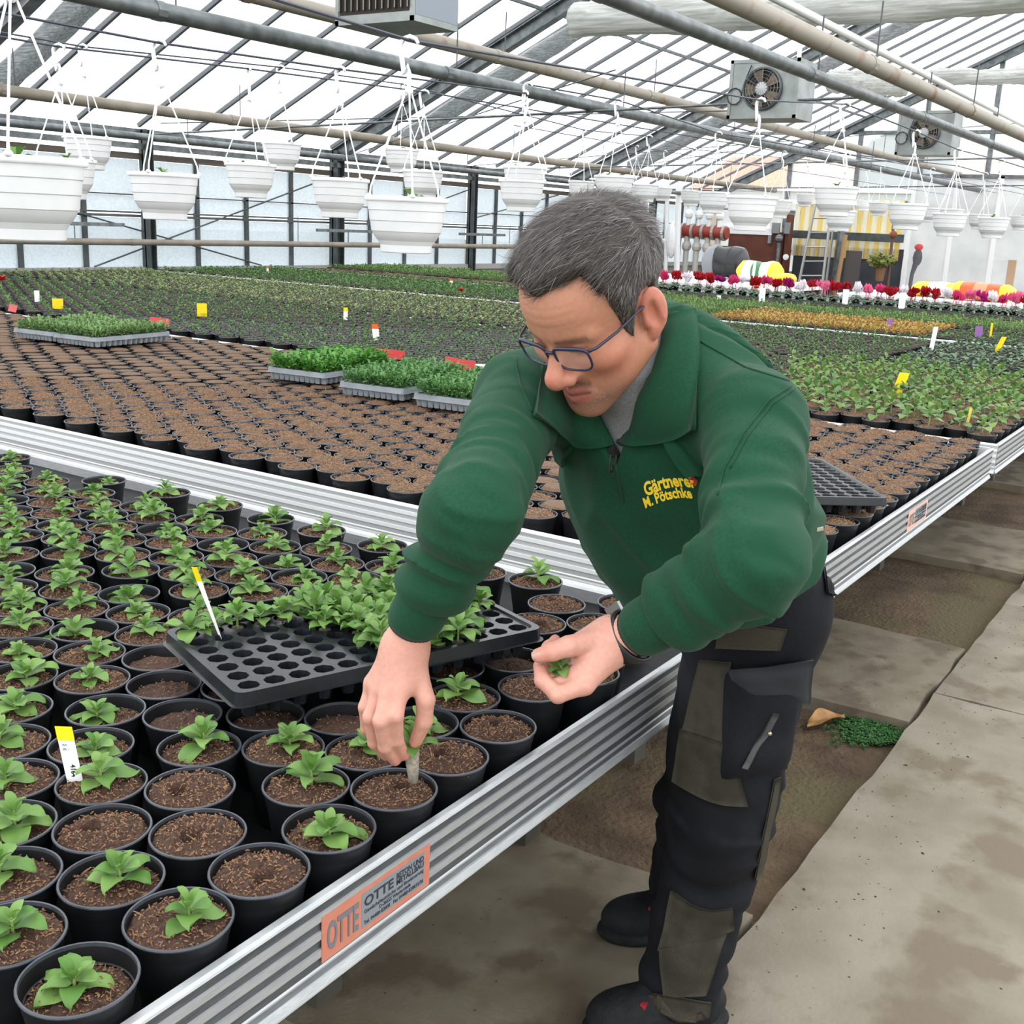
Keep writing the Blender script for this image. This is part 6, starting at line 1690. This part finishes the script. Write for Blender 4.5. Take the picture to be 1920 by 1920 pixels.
# small white hem tag
hp = on_shirt(1533, 992, .002)
if hp is not None:
    b = MB(); b.box(tuple(hp), (.0135, .0015, .006), Matrix.Rotation(-.4, 3, 'Y') @ Matrix.Rotation(-.9, 3, 'Z')); plink('hem_tag', b.mesh('hem_tag', mat('tag_cloth', (214, 208, 190), .8)), shirt)

# ---- trousers --------------------------------------------------------------
def sd_trs(P):
    d = ell(((P - JP) @ TM), (0, .0, -.01), (.132, .102, .150))
    d = smin(d, rcone(P, T2W(.05, .0, .0), T2W(.05, .01, .17), .086, .080), .04); d = smin(d, rcone(P, T2W(-.05, .0, .0), T2W(-.05, .01, .17), .086, .080), .04)
    d = smax(d, ((P - JP) @ ts) - .175, .01)
    for i, (h_, k_, a_) in enumerate(((LH, LK, LA), (RH, RK, RA))):
        e = rcone(P, h_, k_, (.094, .088)[i], .084); e2 = rcone(P, k_, a_, .082, .066)
        tK = np.linalg.norm(P - k_, axis=1); tA = np.linalg.norm(P - (a_ + A3((0, 0, .10))), axis=1)
        f1 = fold(P, h_, k_, 1, 15, 6, 3 + i * 5); f2 = fold(P, k_, a_, 1, 17, 6, 8 + i * 3)
        leg = smin(e, e2, .035) - (.0085 + .010 * np.exp(-(tK / .16) ** 2)) * np.where(e < e2, f1, f2) - .012 * np.exp(-(tA / .13) ** 2) * f2
        leg = smax(leg, (a_[2] - .025) - P[:, 2], .006)
        d = smin(d, leg, .035)
    return d
Vt, Ft = nets(sd_trs, (1.45, .40, .04), (2.20, .98, 1.02), .0052)
Vt = relax(Vt, Ft, 1, .4)
m_navy = mat('black_workwear', (25, 26, 31), .88, c2=(31, 32, 38), scale=300, bump=.3, bscale=800, bdist=.001, c3=(21, 22, 26), s3=8, spec=.2)
m_olive = mat('olive_workwear', (66, 63, 54), .88, c2=(74, 70, 60), scale=300, bump=.3, bscale=800, bdist=.001, c3=(56, 54, 45), s3=10, spec=.2)
trs = plink('trousers', np_mesh('trousers', Vt, Ft, m_navy)); trs['label'] = 'black and olive work trousers with cargo pocket'
bvt = bvh_of(Vt, Ft)
def patch(quad, name, m, off, nu=14, nv=14, puff=0.0, th=.004, bow=(0, 0)):
    return drape(bvt, quad, name, m, off, nu, nv, puff, th, trs, bow)
patch([(1316, 1236), (1372, 1240), (1356, 1400), (1285, 1372)], 'thigh_panel', m_olive, .005)
patch([(1283, 1368), (1372, 1398), (1400, 1508), (1268, 1466)], 'knee_panel', m_olive, .007, bow=(0, 14))
patch([(1352, 1160), (1474, 1178), (1462, 1215), (1345, 1212)], 'hip_panel', m_olive, .005)
patch([(1262, 1668), (1372, 1700), (1372, 1740), (1238, 1780)], 'shin_panel', m_olive, .005, bow=(18, 6))
patch([(1240, 1775), (1360, 1745), (1322, 1862), (1246, 1868)], 'calf_panel', m_olive, .005)
patch([(1222, 1858), (1330, 1876), (1318, 1945), (1206, 1920)], 'ankle_panel', m_olive, .006)
patch([(1450, 1460), (1462, 1455), (1425, 1640), (1412, 1650)], 'side_stripe', m_olive, .004, 5, 16)
pk = patch([(1362, 1252), (1506, 1240), (1470, 1440), (1352, 1462)], 'cargo_pocket', m_navy, .003, 18, 20, .024, .005)
pf_ = patch([(1372, 1246), (1514, 1226), (1500, 1318), (1394, 1310)], 'pocket_flap', mat('black_flap', (34, 36, 42), .85, c2=(40, 42, 49), scale=300), .016, 14, 10, .012, .004, bow=(0, -10))
zp = patch([(1436, 1322), (1444, 1324), (1398, 1426), (1390, 1422)], 'pocket_zip', mat('zip_strip', (66, 66, 66), .6), .032, 4, 14, 0, .003)
h_, n_ = hit(bvt, 1427, 1358)
if h_ is not None:
    b = MB(); b.ball(tuple(h_ + n_ * .034), .004, 8, 5); plink('zip_knob', b.mesh('zip_knob', mat('zip_bright', (200, 190, 160), .3, .8), True), trs)
h_, n_ = hit(bvt, 1464, 1142)
if h_ is not None:
    b = MB(); b.ball(tuple(h_ + n_ * .001), .0032, 8, 5); plink('rivet', b.mesh('rivet', mat('rivet', (214, 204, 190), .4, .5), True), trs)
# hanging holster pocket at the back of the hip
pk2 = patch([(1540, 1065), (1564, 1058), (1563, 1118), (1545, 1112)], 'back_pocket', m_navy, .006, 6, 8, .006, .004)

# ---- shoes -------------------------------------------------------------------
def shoe(A_, dirv, name):
    d = A3((dirv[0], dirv[1], 0)); d /= np.linalg.norm(d); u = A3((-d[1], d[0], 0)); c = A3((A_[0], A_[1], 0)) + d * .030
    R_ = np.stack([d, u, A3((0, 0, 1))], 1)
    def f(P):
        q = (P - c) @ R_
        e = ell(q, (.075, 0, .040), (.072, .050, .046)); e = smin(e, ell(q, (-.02, 0, .050), (.105, .046, .050)), .03); e = smin(e, rcone(q, (-.065, 0, .06), (-.055, 0, .125), .043, .048), .03)
        e = smin(e, rcone(q, (.02, 0, .085), (-.035, 0, .115), .022, .03), .02)
        e = smax(e, .014 - q[:, 2], .004)
        s = smin(ell(q, (.072, 0, .014), (.082, .054, .030)), ell(q, (-.055, 0, .014), (.080, .048, .030)), .04); s = smax(s, -q[:, 2] + .001, .003); s = smax(s, q[:, 2] - .024, .004)
        return np.minimum(e, s) if True else e
    lo_, hi_ = c - A3((.2, .2, .01)), c + A3((.2, .2, .2))
    Vn, Fn = nets(f, lo_, hi_, .004); Vn = relax(Vn, Fn, 1, .4)
    o = plink(name, np_mesh(name, Vn, Fn, mat('black_shoe', (24, 26, 28), .75, c2=(34, 36, 38), scale=40, bump=.5, bscale=120, spec=.25)))
    for k in range(4):
        t = .045 - .022 * k; z = .083 + .011 * k
        b = MB(); b.tube([tuple(c + R_ @ A3((t, s_ * .028, z + .006 - .010 * abs(s_)))) for s_ in (-1, -.5, 0, .5, 1)], .003, 6); plink('lace', b.mesh('lace', mat('lace_black', (30, 30, 32), .8), True), o)
    b = MB(); b.box(tuple(c + R_ @ A3((.048, .030, .079))), (.014, .010, .010)); plink('red_mark', b.mesh('red_mark', mat('shoe_red', (186, 40, 52), .6)), o)
    return o
shoe(RA, (-.66, .75), 'shoe'); shoe(LA + A3((.0, .0, 0)), (-.72, .69), 'shoe')

# ---- wrist watch ---------------------------------------------------------------
t_, u_, w_ = limb_frame(LE, LW); wc = LW - t_ * .000
b = MB(); n = 40; vs = []
for i in range(n):
    a = 2 * PI * i / n
    for (dr, ds) in ((0, -.011), (.004, -.0095), (.004, .0095), (0, .011)):
        vs.append(tuple(wc + t_ * ds + (u_ * math.cos(a) + w_ * math.sin(a)) * (.0345 + dr)))
b.add(vs, [(i * 4 + k, ((i + 1) % n) * 4 + k, ((i + 1) % n) * 4 + (k + 1) % 4, i * 4 + (k + 1) % 4) for i in range(n) for k in range(4)])
watch = plink('watch_strap', b.mesh('watch_strap', mat('watch_rubber', (26, 27, 30), .4), True)); watch['label'] = 'black rubber wrist watch strap with steel buckle'
up_ = A3((0, 0, 1)); up_ = up_ - t_ * (up_ @ t_); up_ /= np.linalg.norm(up_); sd_ = np.cross(t_, up_)
b = MB(); b.box(tuple(wc + up_ * .0385), (.024, .006, .018), Matrix(((t_[0], sd_[0], up_[0]), (t_[1], sd_[1], up_[1]), (t_[2], sd_[2], up_[2])))); plink('buckle', b.mesh('buckle', mat('steel', (190, 192, 196), .3, .9)), watch)
for k in range(4):
    p = wc + (up_ * math.cos(.5 + .28 * k) - sd_ * math.sin(.5 + .28 * k) * (1 if (sd_ @ (A3(CC) - wc)) < 0 else -1)) * .0388; b = MB(); b.ball(tuple(p), .0016, 6, 4); plink('strap_hole', b.mesh('strap_hole', mat('hole_grey', (120, 124, 130), .5)), watch)

# ---- glasses ------------------------------------------------------------------------
gl = thing('glasses', None, None); gl.parent = person; gl.matrix_local = Matrix.Identity(4)
m_frame = mat('glasses_frame', (42, 46, 74), .35); m_temple = mat('glasses_temple', (58, 52, 74), .4)
m_lens = mat('lens', (236, 240, 242), .03, transp=.90)
def lens_outline(s, n=36):
    pts = []
    for k in range(n):
        a = 2 * PI * k / n; ca, sa = math.cos(a), math.sin(a); p = 4.4
        x = .0262 * (abs(ca) ** (2 / p)) * (1 if ca > 0 else -1); z = .0182 * (abs(sa) ** (2 / p)) * (1 if sa > 0 else -1)
        if z < 0: x *= 1 - .16 * (z / .0182) ** 2
        xx = s * (.0335 + x); yy = .1055 - .40 * (.0335 + x) ** 2 * 6 - .06 * (.0182 - z)
        pts.append(H2W((xx, yy, -.0085 + z + .0025)))
    return pts
for s in (1, -1):
    o_ = lens_outline(s); b = MB(); b.tube([tuple(p) for p in o_], [.0016 + .0012 * max(0, math.sin(2 * PI * k / 36)) for k in range(36)], 8, closed=True); plink('rim', b.mesh('rim', m_frame, True), gl)
    c_ = sum(o_) / len(o_); b = MB(); b.add([tuple(p) for p in o_] + [tuple(c_ + hy * .0012)], [(k, (k + 1) % 36, 36) for k in range(36)]); plink('lens', b.mesh('lens', m_lens, True), gl)
    h0 = (s * .0585, .0955, .0060)
    b = MB(); b.tube([tuple(H2W(p)) for p in (h0, (s * .0665, .0860, .0062), (s * .0755, .050, .0060), (s * .0800, .012, .0075), (s * .0805, -.008, .006), (s * .079, -.026, -.006), (s * .077, -.036, -.020))], [.0022, .0022, .0019, .0017, .0017, .0018, .0018], 8); plink('temple', b.mesh('temple', m_temple, True), gl)
b = MB(); b.tube([tuple(H2W(p)) for p in ((.0085, .1040, .0020), (.004, .1065, .0040), (-.004, .1065, .0040), (-.0085, .1040, .0020))], .0021, 8); plink('bridge', b.mesh('bridge', m_frame, True), gl)

# ---- hair ------------------------------------------------------------------------------
def hairline(q):
    """positive where hair grows (head coordinates)"""
    x = np.abs(q[:, 0]); y = q[:, 1]; z = q[:, 2]
    front = z - (.0900 - .010 * np.exp(-(x / .020) ** 2) + .10 * np.clip(x - .035, 0, .03) + 0 * y)       # fringe with receding corners
    temple = z - np.interp(y, [-.12, -.075, -.045, -.030, -.012, .004, .018, .030, .045, .060, .075], [-.055, -.060, -.045, .020, .026, .018, -.030, -.012, .045, .072, .090])
    return np.where(y > .052, front, np.where(x > .030, temple, np.where(y > .0, z - .03, temple)))
def sd_hair(q):
    x = np.abs(q[:, 0]); y = q[:, 1]; z = q[:, 2]
    base = sd_head(q, False)
    top = np.clip((z - .0) / .09, 0, 1)
    thick = .0055 + .0165 * top ** 1.2 * (1 - .45 * np.clip((y - .02) / .07, 0, 1))
    tex = .0016 * vnoise(np.stack([q[:, 0] * 60 + q[:, 1] * 45, q[:, 1] * 14, q[:, 2] * 40], 1)) + .0028 * vnoise(np.stack([q[:, 0] * 30 + q[:, 1] * 22, q[:, 1] * 10, q[:, 2] * 22], 1))
    edge = hairline(q)
    grow = thick * np.clip(edge / .022, 0, 1) ** .6
    d = base - grow - tex * np.clip(edge / .02, 0, 1)
    return smax(d, -edge * .9, .003)
Vq, Fq = nets(sd_hair, (-.115, -.140, -.075), (.115, .142, .165), .0026)
m_hair = mat('hair', (96, 86, 82), .55, c2=(146, 138, 134), scale=90, stretch=(1.0, .25, 1.0), attr=None, lo=.3, hi=.75)
cap = plink('hair', np_mesh('hair', H2W(Vq), Fq, mat('hair_base', (58, 50, 46), .7, c2=(82, 73, 68), scale=120)))
cap['label'] = 'short tousled grey-brown hair'
# loose strands combed over the cap
bvq = bvh_of(Vq, Fq)
rs = np.random.RandomState(5)
tri = Vq[Fq[:, 0]]; nor = np.cross(Vq[Fq[:, 1]] - Vq[Fq[:, 0]], Vq[Fq[:, 3]] - Vq[Fq[:, 0]]); nor /= np.linalg.norm(nor, axis=1, keepdims=True) + 1e-9
ok = (hairline(tri) > .001) & (sd_head(tri.astype(np.float32), False) > .002); cand = np.where(ok)[0]
sel = rs.choice(cand, 9000)
vs = []; fs = []; cl = []
for n_s, fi in enumerate(sel):
    p = Vector(tri[fi] + rs.uniform(-.0013, .0013, 3)); n_ = Vector(nor[fi]); x, y, z = p
    topw = min(1, max(0, (z - .045) / .04))
    # combing: crown swirl, forward and to the right on top, down at the sides and back
    side = Vector((0, .12 + .3 * (y > 0), -1))
    fwd = Vector((-.55, 1.0, -.25)) if y > -.045 else Vector((x * 4, -.55, -.55))
    g_ = side * (1 - topw) + fwd * topw
    g_ += Vector(rs.normal(0, .22, 3)); g_ -= n_ * g_.dot(n_); g_.normalize()
    L = (.011 + .017 * topw * (1 - .4 * min(1, max(0, (y - .03) / .06)))) * rs.uniform(.6, 1.3); seg = 4; w = rs.uniform(.00022, .00042); lift = rs.uniform(.0, .5) * (.35 + topw) 
    grey = rs.rand(); sideg = .16 + .42 * (1 - topw)
    col = np.array(lin3((70, 59, 53))) * (1 - grey * .45) if rs.rand() > sideg else lin3((140, 134, 132)) * (.6 + .6 * grey)
    i0 = len(vs); q = p.copy(); d = (g_ + n_ * lift).normalized()
    for k in range(seg + 1):
        sdv = d.cross(n_).normalized() * w * (1 - .7 * k / seg); base = q + n_ * .0004
        vs.append(base - sdv); vs.append(base + sdv); cl.append(col); cl.append(col)
        if k < seg:
            q = q + d * (L / seg); r = bvq.find_nearest(q)
            if r[0] is not None:
                n_ = r[1]; dist = (q - r[0]).dot(n_)
                if dist < .0006: q = r[0] + n_ * .0006
            d = (d + g_ * .15 - n_ * .16).normalized()
    for k in range(seg): fs.append((i0 + 2 * k, i0 + 2 * k + 1, i0 + 2 * k + 3, i0 + 2 * k + 2))
SV = H2W(np.array([tuple(v) for v in vs], np.float32))
me = np_mesh('strands', SV, np.array(fs, np.int64), mat('hair_strand', (255, 255, 255), .45, attr='col'), np.array(cl))
plink('strands', me, cap)

# ---- seedlings held in the hands --------------------------------------------------------------
def held(loc, up, label, s, plug=True):
    t = thing('plug_seedling', label, 'seedling', tuple(loc)); q = Vector((0, 0, 1)).rotation_difference(Vector(up)); t.rotation_mode = 'QUATERNION'; t.rotation_quaternion = q
    if plug:
        b = MB(); b.lathe([(.0005, -.046), (.0065, -.045), (.009, -.020), (.0108, 0), (.0095, .002), (.0005, .003)], 12); b.build('root_plug', mat('pale_plug', (150, 138, 122), .9, c2=(184, 176, 164), scale=180), t, True)
    put_plant(t, TPL, STM, 3, (0, 0, 0), 1.0, s)
    return t
held(PX(772, 1410, 1.535), (-.05, .05, 1), 'plug seedling with pale root ball held between the right fingers over a pot', .95)
held(PX(1056, 1262, 1.452), (-.3, .2, .8), 'green seedling tucked in the closed left hand', .62, False)
